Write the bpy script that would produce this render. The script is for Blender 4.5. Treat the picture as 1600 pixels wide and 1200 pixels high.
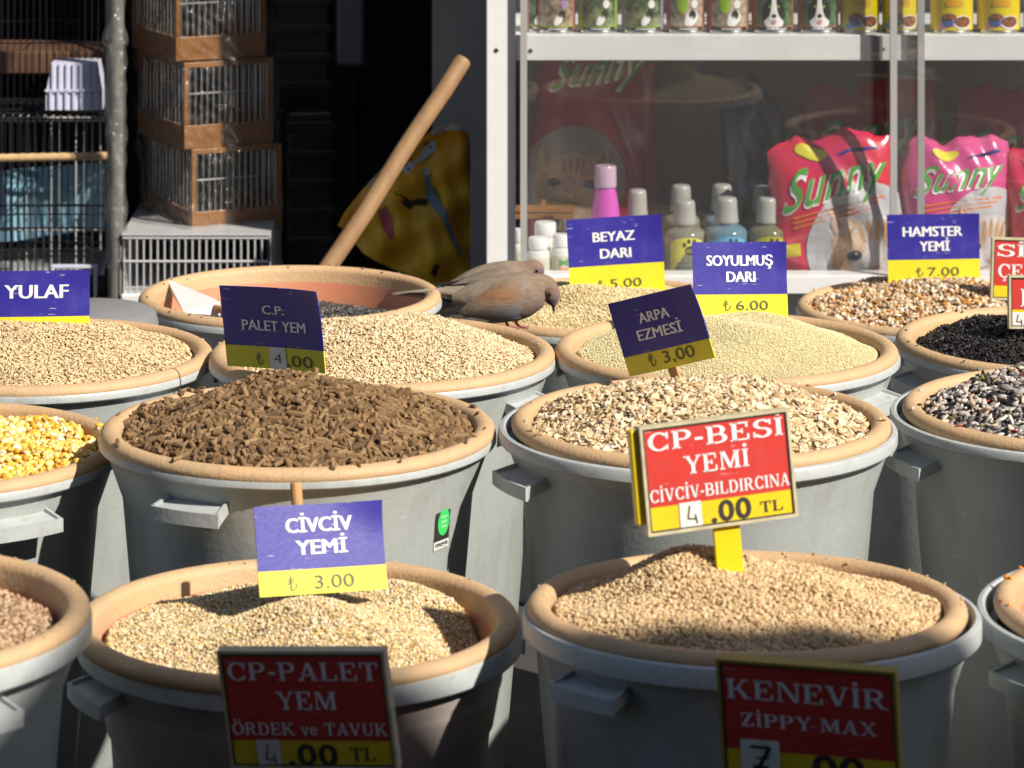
import bpy, bmesh, math, random
import numpy as np
from mathutils import Vector, Matrix, Euler

R = math.radians
PI = math.pi
for o in list(bpy.data.objects):
    bpy.data.objects.remove(o)
scene = bpy.context.scene
COL = scene.collection
random.seed(4)
rng = np.random.default_rng(11)

# ------------------------------------------------------------------ camera
F, HZ, EYE = 5500.0, -600.0, 1.70          # focal length in photo pixels, horizon row, eye height
cam = bpy.data.cameras.new('camera')
cam.sensor_width = 36.0
cam.lens = 36.0 * F / 1600.0
cam.shift_y = -(600.0 - HZ) / 1600.0
cam.clip_start, cam.clip_end = 0.1, 200.0
cam.dof.use_dof = True
cam.dof.focus_distance = 4.95
cam.dof.aperture_fstop = 10.0
cam_o = bpy.data.objects.new('camera', cam)
COL.objects.link(cam_o)
cam_o.location = (0, 0, EYE)
cam_o.rotation_euler = (R(90), 0, 0)
scene.camera = cam_o

# ------------------------------------------------------------------ light
SUN = Vector((0.604, -0.472, 0.643)).normalized()
w = bpy.data.worlds.new('World')
scene.world = w
w.use_nodes = True
nt = w.node_tree
sky = nt.nodes.new('ShaderNodeTexSky')
sky.sky_type = 'NISHITA'
sky.sun_disc = False
sky.sun_elevation = math.asin(SUN.z)
sky.sun_rotation = math.atan2(SUN.x, SUN.y)
bg = nt.nodes['Background']
bg.inputs['Strength'].default_value = 0.075
nt.links.new(sky.outputs[0], bg.inputs['Color'])
sl = bpy.data.lights.new('sun', 'SUN')
sl.energy = 5.0
sl.angle = R(0.8)
sl.color = (1.0, 0.93, 0.82)
so = bpy.data.objects.new('sun', sl)
COL.objects.link(so)
so.location = (3, -2, 8)
so.rotation_euler = SUN.to_track_quat('Z', 'Y').to_euler()

scene.view_settings.view_transform = 'Standard'
scene.view_settings.look = 'None'
scene.view_settings.exposure = 0.42
scene.view_settings.gamma = 1.0
scene.cycles.max_bounces = 8
scene.cycles.transparent_max_bounces = 24
scene.cycles.caustics_reflective = False
scene.cycles.caustics_refractive = False
scene.cycles.sample_clamp_indirect = 6.0


def at(px, py, Y):
    return Vector(((px - 800.0) * Y / F, Y, EYE - (py - HZ) * Y / F))


# ------------------------------------------------------------------ materials
MATS = {}


def mat(name, col, rough=0.5, col2=None, scale=30.0, bump=0.0, bscale=80.0, metal=0.0, spec=0.5,
        lo=0.35, hi=0.65, stretch=None, trans=0.0, coat=0.0):
    if name in MATS:
        return MATS[name]
    m = bpy.data.materials.new(name)
    m.use_nodes = True
    n, l = m.node_tree.nodes, m.node_tree.links
    b = n['Principled BSDF']
    b.inputs['Base Color'].default_value = (*col, 1)
    b.inputs['Roughness'].default_value = rough
    b.inputs['Metallic'].default_value = metal
    b.inputs['Specular IOR Level'].default_value = spec
    if trans:
        b.inputs['Transmission Weight'].default_value = trans
    if coat:
        b.inputs['Coat Weight'].default_value = coat
        b.inputs['Coat Roughness'].default_value = 0.15
    tc = n.new('ShaderNodeTexCoord')
    vec = tc.outputs['Object']
    if stretch:
        mp = n.new('ShaderNodeMapping')
        mp.inputs['Scale'].default_value = stretch
        l.new(vec, mp.inputs['Vector'])
        vec = mp.outputs['Vector']
    if col2 is not None:
        nz = n.new('ShaderNodeTexNoise')
        nz.inputs['Scale'].default_value = scale
        nz.inputs['Detail'].default_value = 6
        nz.inputs['Roughness'].default_value = 0.65
        l.new(vec, nz.inputs['Vector'])
        cr = n.new('ShaderNodeValToRGB')
        cr.color_ramp.elements[0].position = lo
        cr.color_ramp.elements[1].position = hi
        cr.color_ramp.elements[0].color = (*col, 1)
        cr.color_ramp.elements[1].color = (*col2, 1)
        l.new(nz.outputs['Fac'], cr.inputs['Fac'])
        l.new(cr.outputs['Color'], b.inputs['Base Color'])
        rr = n.new('ShaderNodeMapRange')
        rr.inputs['To Min'].default_value = max(0.02, rough - 0.1)
        rr.inputs['To Max'].default_value = min(1.0, rough + 0.12)
        l.new(nz.outputs['Fac'], rr.inputs['Value'])
        l.new(rr.outputs['Result'], b.inputs['Roughness'])
    if bump:
        nb = n.new('ShaderNodeTexNoise')
        nb.inputs['Scale'].default_value = bscale
        nb.inputs['Detail'].default_value = 4
        l.new(vec, nb.inputs['Vector'])
        bp = n.new('ShaderNodeBump')
        bp.inputs['Strength'].default_value = bump
        bp.inputs['Distance'].default_value = 0.004
        l.new(nb.outputs['Fac'], bp.inputs['Height'])
        l.new(bp.outputs['Normal'], b.inputs['Normal'])
    MATS[name] = m
    return m


def kernel_mat(name, stops, rough=0.75):
    """colour differs from grain to grain (every loose island draws its own)"""
    m = bpy.data.materials.new(name)
    m.use_nodes = True
    n, l = m.node_tree.nodes, m.node_tree.links
    b = n['Principled BSDF']
    b.inputs['Roughness'].default_value = rough
    b.inputs['Specular IOR Level'].default_value = 0.25
    g = n.new('ShaderNodeNewGeometry')
    cr = n.new('ShaderNodeValToRGB')
    cr.color_ramp.interpolation = 'LINEAR'
    els = cr.color_ramp.elements
    while len(els) < len(stops):
        els.new(0.5)
    for e, (p, c) in zip(els, stops):
        e.position = p
        e.color = (*c, 1)
    l.new(g.outputs['Random Per Island'], cr.inputs['Fac'])
    l.new(cr.outputs['Color'], b.inputs['Base Color'])
    return m


def film_mat(name, amount, rough, bump, bscale, tint=(0.9, 0.93, 0.95), fres=1.45, haze=0.0):
    """clear film or pane: see-through with a surface gloss"""
    m = bpy.data.materials.new(name)
    m.use_nodes = True
    n, l = m.node_tree.nodes, m.node_tree.links
    n.remove(n['Principled BSDF'])
    out = n['Material Output']
    tr = n.new('ShaderNodeBsdfTransparent')
    tr.inputs['Color'].default_value = (*tint, 1)
    gl = n.new('ShaderNodeBsdfGlossy')
    gl.inputs['Roughness'].default_value = rough
    fr = n.new('ShaderNodeLayerWeight')
    fr.inputs['Blend'].default_value = 0.5
    pw = n.new('ShaderNodeMath')
    pw.operation = 'POWER'
    pw.inputs[1].default_value = 4.0
    l.new(fr.outputs['Facing'], pw.inputs[0])
    mx = n.new('ShaderNodeMixShader')
    mu = n.new('ShaderNodeMath')
    mu.operation = 'MULTIPLY_ADD'
    mu.inputs[1].default_value = 0.7
    mu.inputs[2].default_value = amount
    mu.use_clamp = True
    l.new(pw.outputs[0], mu.inputs[0])
    l.new(mu.outputs[0], mx.inputs['Fac'])
    l.new(tr.outputs[0], mx.inputs[1])
    l.new(gl.outputs[0], mx.inputs[2])
    if bump:
        tc = n.new('ShaderNodeTexCoord')
        nb = n.new('ShaderNodeTexNoise')
        nb.inputs['Scale'].default_value = bscale
        nb.inputs['Detail'].default_value = 3
        nb.inputs['Distortion'].default_value = 1.5
        l.new(tc.outputs['Object'], nb.inputs['Vector'])
        bp = n.new('ShaderNodeBump')
        bp.inputs['Strength'].default_value = bump
        bp.inputs['Distance'].default_value = 0.01
        l.new(nb.outputs['Fac'], bp.inputs['Height'])
        l.new(bp.outputs['Normal'], gl.inputs['Normal'])
        l.new(bp.outputs['Normal'], fr.inputs['Normal'])
    last = mx.outputs[0]
    if haze:
        df = n.new('ShaderNodeBsdfDiffuse')
        df.inputs['Color'].default_value = (0.75, 0.77, 0.8, 1)
        m2 = n.new('ShaderNodeMixShader')
        m2.inputs['Fac'].default_value = haze
        l.new(last, m2.inputs[1])
        l.new(df.outputs[0], m2.inputs[2])
        last = m2.outputs[0]
    l.new(last, out.inputs['Surface'])
    return m


def attr_mat(name, rough=0.8, bump=0.0, bscale=300):
    m = bpy.data.materials.new(name)
    m.use_nodes = True
    n, l = m.node_tree.nodes, m.node_tree.links
    b = n['Principled BSDF']
    b.inputs['Roughness'].default_value = rough
    b.inputs['Specular IOR Level'].default_value = 0.2
    a = n.new('ShaderNodeAttribute')
    a.attribute_name = 'Col'
    nz = n.new('ShaderNodeTexNoise')
    nz.inputs['Scale'].default_value = 160
    nz.inputs['Detail'].default_value = 5
    tc = n.new('ShaderNodeTexCoord')
    mp = n.new('ShaderNodeMapping')
    mp.inputs['Scale'].default_value = (0.35, 1.2, 1.2)
    l.new(tc.outputs['Object'], mp.inputs['Vector'])
    l.new(mp.outputs['Vector'], nz.inputs['Vector'])
    hs = n.new('ShaderNodeHueSaturation')
    mr = n.new('ShaderNodeMapRange')
    mr.inputs['To Min'].default_value = 0.6
    mr.inputs['To Max'].default_value = 1.4
    l.new(nz.outputs['Fac'], mr.inputs['Value'])
    l.new(mr.outputs['Result'], hs.inputs['Value'])
    l.new(a.outputs['Color'], hs.inputs['Color'])
    l.new(hs.outputs['Color'], b.inputs['Base Color'])
    if bump:
        bp = n.new('ShaderNodeBump')
        bp.inputs['Strength'].default_value = bump
        bp.inputs['Distance'].default_value = 0.002
        l.new(nz.outputs['Fac'], bp.inputs['Height'])
        l.new(bp.outputs['Normal'], b.inputs['Normal'])
    return m


# ------------------------------------------------------------------ object helpers
def tag(o, label=None, cat=None, group=None, kind=None):
    if label:
        o['label'] = label
    if cat:
        o['category'] = cat
    if group:
        o['group'] = group
    if kind:
        o['kind'] = kind
    return o


def empty(name, loc=(0, 0, 0), rot=(0, 0, 0), label=None, cat=None, group=None):
    o = bpy.data.objects.new(name, None)
    o.empty_display_size = 0.05
    COL.objects.link(o)
    o.location = loc
    o.rotation_euler = rot
    return tag(o, label, cat, group)


def obj(name, bm, mats, parent=None, smooth=False, sharp=40):
    me = bpy.data.meshes.new(name)
    if isinstance(bm, bmesh.types.BMesh):
        if not NOFLIP:
            bmesh.ops.recalc_face_normals(bm, faces=bm.faces[:])
        if smooth:
            for f in bm.faces:
                f.smooth = True
        bm.to_mesh(me)
        bm.free()
    else:
        me = bm
    if smooth and hasattr(me, 'set_sharp_from_angle'):
        me.set_sharp_from_angle(angle=R(sharp))
    for m in (mats if isinstance(mats, (list, tuple)) else [mats]):
        me.materials.append(m)
    o = bpy.data.objects.new(name, me)
    COL.objects.link(o)
    if parent is not None:
        o.parent = parent
    return o


NOFLIP = False


def B():
    return bmesh.new()


def box(bm, x0, x1, y0, y1, z0, z1, mi=0, M=None, bev=0.0):
    vs = [bm.verts.new(M @ Vector(p) if M else p) for p in
          [(x0, y0, z0), (x1, y0, z0), (x1, y1, z0), (x0, y1, z0), (x0, y0, z1), (x1, y0, z1), (x1, y1, z1), (x0, y1, z1)]]
    fs = [bm.faces.new([vs[i] for i in q]) for q in
          [(0, 3, 2, 1), (4, 5, 6, 7), (0, 1, 5, 4), (1, 2, 6, 5), (2, 3, 7, 6), (3, 0, 4, 7)]]
    for f in fs:
        f.material_index = mi
    if bev:
        es = list({e for f in fs for e in f.edges})
        bmesh.ops.bevel(bm, geom=es, offset=bev, segments=2, profile=0.5, affect='EDGES')
    return fs


def tube(bm, pts, r, seg=6, mi=0, cap=True):
    pts = [Vector(p) for p in pts]
    rr = r if isinstance(r, (list, tuple)) else [r] * len(pts)
    rings = []
    for i, p in enumerate(pts):
        d = (pts[min(i + 1, len(pts) - 1)] - pts[max(i - 1, 0)]).normalized()
        a = Vector((0, 0, 1)) if abs(d.z) < 0.9 else Vector((1, 0, 0))
        u = d.cross(a).normalized()
        v = d.cross(u)
        rings.append([bm.verts.new(p + (u * math.cos(2 * PI * k / seg) + v * math.sin(2 * PI * k / seg)) * rr[i]) for k in range(seg)])
    for a, b in zip(rings, rings[1:]):
        for k in range(seg):
            f = bm.faces.new((a[k], a[(k + 1) % seg], b[(k + 1) % seg], b[k]))
            f.material_index = mi
    if cap:
        for rg in (rings[0], rings[-1]):
            f = bm.faces.new(rg)
            f.material_index = mi


def lathe(bm, prof, seg=48, mi=0, c=(0, 0), z0=0.0, close=False):
    rings = []
    for r, z in prof:
        if r < 1e-6:
            rings.append([bm.verts.new((c[0], c[1], z + z0))])
        else:
            rings.append([bm.verts.new((c[0] + r * math.cos(2 * PI * k / seg), c[1] + r * math.sin(2 * PI * k / seg), z + z0)) for k in range(seg)])
    prs = list(zip(rings, rings[1:]))
    if close:
        prs.append((rings[-1], rings[0]))
    for a, b in prs:
        for k in range(seg):
            k2 = (k + 1) % seg
            if len(a) == 1 and len(b) == 1:
                continue
            if len(a) == 1:
                f = bm.faces.new((a[0], b[k2], b[k]))
            elif len(b) == 1:
                f = bm.faces.new((a[k], a[k2], b[0]))
            else:
                f = bm.faces.new((a[k], a[k2], b[k2], b[k]))
            f.material_index = mi


def poly_patch(bm, poly, fn, mi=0, rings=4):
    """a filled outline (star-shaped about its centre) laid on a surface fn(x, y) -> point"""
    cx = sum(p[0] for p in poly) / len(poly)
    cy = sum(p[1] for p in poly) / len(poly)
    c = bm.verts.new(fn(cx, cy))
    prev = None
    n = len(poly)
    for i in range(1, rings + 1):
        t = i / rings
        ring = [bm.verts.new(fn(cx + (x - cx) * t, cy + (y - cy) * t)) for x, y in poly]
        for k in range(n):
            k2 = (k + 1) % n
            f = bm.faces.new((c, ring[k], ring[k2])) if prev is None else bm.faces.new((prev[k], ring[k], ring[k2], prev[k2]))
            f.material_index = mi
        prev = ring


def ell(cx, cy, rx, ry, n=20, a0=0.0, rot=0.0):
    o = []
    for k in range(n):
        a = a0 + 2 * PI * k / n
        x, y = rx * math.cos(a), ry * math.sin(a)
        o.append((cx + x * math.cos(rot) - y * math.sin(rot), cy + x * math.sin(rot) + y * math.cos(rot)))
    return o


# ---- lettering -----------------------------------------------------------
_tc = {}


def text_geo(s, bold=0.0):
    key = (s, bold)
    if key in _tc:
        return _tc[key]
    cu = bpy.data.curves.new('tmp', 'FONT')
    cu.body = s
    cu.size = 1.0
    cu.offset = bold
    cu.space_character = 1.0 + bold * 2.6
    cu.resolution_u = 3
    cu.fill_mode = 'FRONT'
    to = bpy.data.objects.new('tmp', cu)
    COL.objects.link(to)
    dg = bpy.context.evaluated_depsgraph_get()
    me = bpy.data.meshes.new_from_object(to.evaluated_get(dg))
    vs = [(v.co.x, v.co.y) for v in me.vertices]
    fs = [tuple(p.vertices) for p in me.polygons]
    bpy.data.objects.remove(to)
    bpy.data.curves.remove(cu)
    bpy.data.meshes.remove(me)
    _tc[key] = (vs, fs)
    return vs, fs


def put_geo(bm, geo, fn, mi=0):
    vs, fs = geo
    bv = [bm.verts.new(fn(x, y)) for x, y in vs]
    for f in fs:
        try:
            g = bm.faces.new([bv[i] for i in f])
            g.material_index = mi
        except ValueError:
            pass


def fit_geo(geo, cx, cy, wd, ht, capbox=None, slant=0.0):
    """scale so the letters span wd x ht about (cx, cy); capbox = geometry whose height counts (dots and tails stick out)"""
    vs, fs = geo
    xs = [v[0] for v in vs]
    ys = [v[1] for v in (capbox[0] if capbox else vs)]
    x0, x1, y0, y1 = min(xs), max(xs), min(ys), max(ys)
    sx, sy = wd / (x1 - x0), ht / (y1 - y0)
    return [(cx + (x - (x0 + x1) / 2) * sx + slant * (y - (y0 + y1) / 2) * sy, cy + (y - (y0 + y1) / 2) * sy) for x, y in vs], fs


def slab_geo(s):
    """heavy slab-serif capitals drawn as flat pieces, unit height"""
    T, t, sv = 0.19, 0.085, 0.07
    V, Fc = [], []

    def P(*pts):
        i = len(V)
        V.extend(pts)
        Fc.append(tuple(range(i, i + len(pts))))

    def rect(x0, y0, x1, y1):
        P((x0, y0), (x1, y0), (x1, y1), (x0, y1))

    def arc(cx, cy, rx, ry, a0, a1, wx, wy, n=16):
        for k in range(n):
            a, b = R(a0 + (a1 - a0) * k / n), R(a0 + (a1 - a0) * (k + 1) / n)
            P((cx + rx * math.cos(a), cy + ry * math.sin(a)), (cx + rx * math.cos(b), cy + ry * math.sin(b)),
              (cx + (rx - wx) * math.cos(b), cy + (ry - wy) * math.sin(b)), (cx + (rx - wx) * math.cos(a), cy + (ry - wy) * math.sin(a)))

    def serif(x, y, wd):
        rect(x - sv, y, x + wd + sv, y + t)

    def stem(x, h=1.0, wd=T):
        rect(x, 0, x + wd, h)
        serif(x, 0, wd)
        serif(x, h - t, wd)

    def diag(x0, y0, x1, y1, wd):
        P((x0, y0), (x0 + wd, y0), (x1 + wd, y1), (x1, y1))

    X = 0.0
    for ch in s:
        def loc(n):
            return X + n
        i0 = len(V)
        if ch == ' ':
            X += 0.42
            continue
        if ch == '-':
            rect(X + .02, .34, X + .34, .48)
            adv = .42
        elif ch in 'Iİ':
            stem(X + .08)
            if ch == 'İ':
                arc(X + .08 + T / 2, 1.2, .11, .1, 0, 360, .11, .1, 12)
            adv = .42
        elif ch == 'L':
            stem(X + .08)
            rect(X + .1, 0, X + .76, t)
            rect(X + .67, 0, X + .76, .32)
            adv = .84
        elif ch == 'E':
            stem(X + .08)
            rect(X + .1, 0, X + .78, t)
            rect(X + .69, 0, X + .78, .32)
            rect(X + .1, 1 - t, X + .74, 1)
            rect(X + .65, .7, X + .74, 1)
            rect(X + .2, .47, X + .5, .55)
            rect(X + .45, .38, X + .53, .64)
            adv = .86
        elif ch in 'PRBD':
            stem(X + .08)
            if ch == 'D':
                rect(X + .2, 0, X + .42, t)
                rect(X + .2, 1 - t, X + .42, 1)
                arc(X + .42, .5, .46, .5, -90, 90, T, t)
                adv = .98
            else:
                rect(X + .2, 1 - t, X + .46, 1)
                rect(X + .2, .45, X + .46, .45 + t)
                arc(X + .46, .725, .33, .275, -90, 90, T, t)
                adv = .87
                if ch == 'R':
                    diag(X + .68, 0, X + .38, .48, T)
                    rect(X + .66, 0, X + .97, t)
                    adv = 1.0
                if ch == 'B':
                    rect(X + .2, 0, X + .5, t)
                    arc(X + .5, .265, .36, .265, -90, 90, T, t)
                    adv = .93
        elif ch in 'CÇ':
            arc(X + .48, .5, .45, .51, 42, 318, T, t, 24)
            rect(X + .76, .62, X + .85, .98)
            rect(X + .76, .04, X + .83, .3)
            if ch == 'Ç':
                rect(X + .44, -.14, X + .52, .0)
                arc(X + .47, -.16, .14, .1, -150, 90, .07, .06, 10)
            adv = .94
        elif ch in 'OÖ0':
            arc(X + .5, .5, .47, .51, 0, 360, T, t, 28)
            if ch == 'Ö':
                for dx in (.32, .68):
                    arc(X + dx, 1.18, .1, .09, 0, 360, .1, .09, 10)
            adv = 1.02
        elif ch == 'S':
            arc(X + .42, .74, .36, .27, 20, 270, T, t, 20)
            arc(X + .42, .27, .38, .28, -160, 90, T, t, 20)
            rect(X + .7, .68, X + .78, .98)
            rect(X + .04, .03, X + .12, .33)
            adv = .86
        elif ch in 'YVvU':
            k = 0.68 if ch == 'v' else 1.0
            if ch == 'U':
                rect(X + .1, .34, X + .1 + T, 1)
                serif(X + .1, 1 - t, T)
                rect(X + .72, .34, X + .72 + t, 1)
                serif(X + .69, 1 - t, T * .8)
                arc(X + .45, .36, .355, .38, 180, 360, T * .9, t * 1.2)
                adv = .98
            elif ch == 'Y':
                rect(X + .38, 0, X + .38 + T, .48)
                serif(X + .38, 0, T)
                diag(X + .38, .45, X + .06, 1, T)
                diag(X + .46, .45, X + .76, 1, t * 1.2)
                serif(X + .06, 1 - t, T)
                serif(X + .72, 1 - t, t * 1.5)
                adv = .95
            else:
                diag(X + .38 * k, 0, X + .05, k, T * k)
                diag(X + .44 * k, 0, X + .72 * k + .02, k, t * 1.2)
                serif(X + .05, k - t, T * k)
                serif(X + .7 * k, k - t, t * 1.4)
                adv = .92 * k + .04
        elif ch == 'e':
            arc(X + .33, .33, .31, .34, 0, 318, T * .85, t, 20)
            rect(X + .1, .33, X + .62, .4)
            adv = .7
        elif ch == 'M':
            rect(X + .1, 0, X + .1 + t, 1)
            serif(X + .08, 0, t * 1.6)
            rect(X + .06, 1 - t, X + .26, 1)
            diag(X + .5, .05, X + .12, 1, T)
            diag(X + .52, .05, X + .86, 1, t * 1.2)
            rect(X + .86, 0, X + .86 + T, 1)
            serif(X + .86, 0, T)
            serif(X + .86, 1 - t, T)
            adv = 1.2
        elif ch == 'N':
            rect(X + .1, 0, X + .1 + t, 1)
            serif(X + .08, 0, t * 1.6)
            rect(X + .03, 1 - t, X + .26, 1)
            diag(X + .72, 0, X + .1, 1, T)
            rect(X + .8, 0, X + .8 + t, 1)
            serif(X + .77, 1 - t, t * 1.6)
            adv = 1.02
        elif ch == 'A':
            diag(X + .08, 0, X + .42, 1, t * 1.2)
            diag(X + .66, 0, X + .38, 1, T)
            rect(X + .2, .27, X + .72, .27 + t)
            serif(X + .06, 0, t * 1.5)
            serif(X + .66, 0, T)
            adv = .98
        elif ch == 'T':
            rect(X + .36, 0, X + .36 + T, 1)
            serif(X + .36, 0, T)
            rect(X + .04, 1 - t, X + .87, 1)
            rect(X + .04, .68, X + .12, 1)
            rect(X + .79, .68, X + .87, 1)
            adv = .94
        elif ch == 'K':
            stem(X + .08)
            diag(X + .26, .4, X + .7, 1, t * 1.3)
            diag(X + .72, 0, X + .36, .56, T)
            serif(X + .66, 1 - t, t * 2)
            rect(X + .66, 0, X + 1.0, t)
            adv = 1.03
        elif ch == 'Z':
            rect(X + .08, 1 - t, X + .78, 1)
            rect(X + .08, 0, X + .8, t)
            diag(X + .06, 0, X + .56, 1, T * 1.2)
            rect(X + .08, .7, X + .16, 1)
            rect(X + .72, 0, X + .8, .3)
            adv = .88
        elif ch == 'X':
            diag(X + .7, 0, X + .06, 1, T)
            diag(X + .12, 0, X + .74, 1, t * 1.2)
            serif(X + .06, 1 - t, T)
            serif(X + .7, 1 - t, t * 1.5)
            serif(X + .1, 0, t * 1.5)
            serif(X + .7, 0, T)
            adv = 1.0
        else:
            adv = .5
        X += adv + .05
    return V, Fc


def lira(bm, fn, cx, cy, h, mi=0):
    """the handwritten lira sign: a stem with a hook and two bars"""
    def q(a, b, wd):
        a, b = Vector(a), Vector(b)
        d = (b - a).normalized()
        nrm = Vector((-d.y, d.x)) * wd / 2
        f = bm.faces.new([bm.verts.new(fn(cx + p.x * h, cy + p.y * h)) for p in (a - nrm, b - nrm, b + nrm, a + nrm)])
        f.material_index = mi
    q((-.1, .5), (-.1, -.42), .09)
    pr = (-.1, -.42)
    for k in range(1, 9):
        a = R(-90 + 95 * k / 8)
        nx = (-.1 + .42 * math.cos(a) * .95 + 0.03, -.05 + .4 * math.sin(a))
        q(pr, nx, .08)
        pr = nx
    q((-.36, .12), (.16, .34), .08)
    q((-.36, -.06), (.16, .16), .08)


# ---- numpy mesh ---------------------------------------------------------
def np_mesh(name, chunks, smooth=True):
    """chunks: list of (verts (n,3), faces (m,k), material index)"""
    vo, lo, vs, li, ls, mi = 0, 0, [], [], [], []
    for v, f, m in chunks:
        vs.append(v)
        li.append((f + vo).ravel())
        k = f.shape[1]
        ls.append(lo + np.arange(f.shape[0]) * k)
        mi.append(np.full(f.shape[0], m))
        vo += v.shape[0]
        lo += f.size
    vs, li, ls, mi = np.concatenate(vs), np.concatenate(li), np.concatenate(ls), np.concatenate(mi)
    me = bpy.data.meshes.new(name)
    me.vertices.add(len(vs))
    me.vertices.foreach_set('co', vs.astype(np.float32).ravel())
    me.loops.add(len(li))
    me.loops.foreach_set('vertex_index', li.astype(np.int32))
    me.polygons.add(len(ls))
    me.polygons.foreach_set('loop_start', ls.astype(np.int32))
    me.polygons.foreach_set('material_index', mi.astype(np.int32))
    me.polygons.foreach_set('use_smooth', np.full(len(ls), smooth))
    me.update(calc_edges=True)
    me.validate()
    return me


def octa(sub):
    v = [(1, 0, 0), (-1, 0, 0), (0, 1, 0), (0, -1, 0), (0, 0, 1), (0, 0, -1)]
    f = [(0, 2, 4), (2, 1, 4), (1, 3, 4), (3, 0, 4), (2, 0, 5), (1, 2, 5), (3, 1, 5), (0, 3, 5)]
    for _ in range(sub):
        v = [Vector(p) for p in v]
        mid, nf = {}, []

        def m(a, b):
            k = (min(a, b), max(a, b))
            if k not in mid:
                mid[k] = len(v)
                v.append(((v[a] + v[b]) / 2).normalized())
            return mid[k]
        for a, b, c in f:
            ab, bc, ca = m(a, b), m(b, c), m(c, a)
            nf += [(a, ab, ca), (ab, b, bc), (ca, bc, c), (ab, bc, ca)]
        f = nf
    return np.array([tuple(p) for p in v], float), np.array(f)


def pellet_t(seg=9):
    """a stubby rod: round side, broken uneven ends with edges of their own"""
    v, f4, f3 = [], [], []
    for x in (-1, 1):
        for k in range(seg):
            a = 2 * PI * k / seg
            v.append((x + 0.10 * math.cos(a + x), math.cos(a), math.sin(a)))
    for k in range(seg):
        f4.append((k, (k + 1) % seg, seg + (k + 1) % seg, seg + k))
    v += v[:2 * seg]
    v += [(-1.0, 0, 0), (1.0, 0, 0)]
    n = 2 * seg
    for k in range(seg):
        f3.append((4 * seg, n + (k + 1) % seg, n + k))
        f3.append((4 * seg + 1, n + seg + k, n + seg + (k + 1) % seg))
    return np.array(v, float), np.array(f4), np.array(f3)


O0, O1 = octa(0), octa(1)
PEL = pellet_t()


def heap_fn(Rr, edge, peak, p, bumps, seed, rough):
    g = np.random.default_rng(seed)
    ks = [(g.uniform(12, 45), g.uniform(12, 45), g.uniform(0, 6.28), g.uniform(0, 6.28)) for _ in range(6)]

    def h(x, y):
        r = np.clip(np.hypot(x, y) / Rr, 0, 1)
        z = edge + peak * (1 - (r * r + 0.012) ** (p / 2))
        for bx, by, am, sx, sy in bumps:
            z = z + am * np.exp(-((x - bx) / sx) ** 2 - ((y - by) / sy) ** 2)
        for a, b, c, d in ks:
            z = z + rough * np.sin(a * x + c) * np.sin(b * y + d)
        return z
    return h


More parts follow.
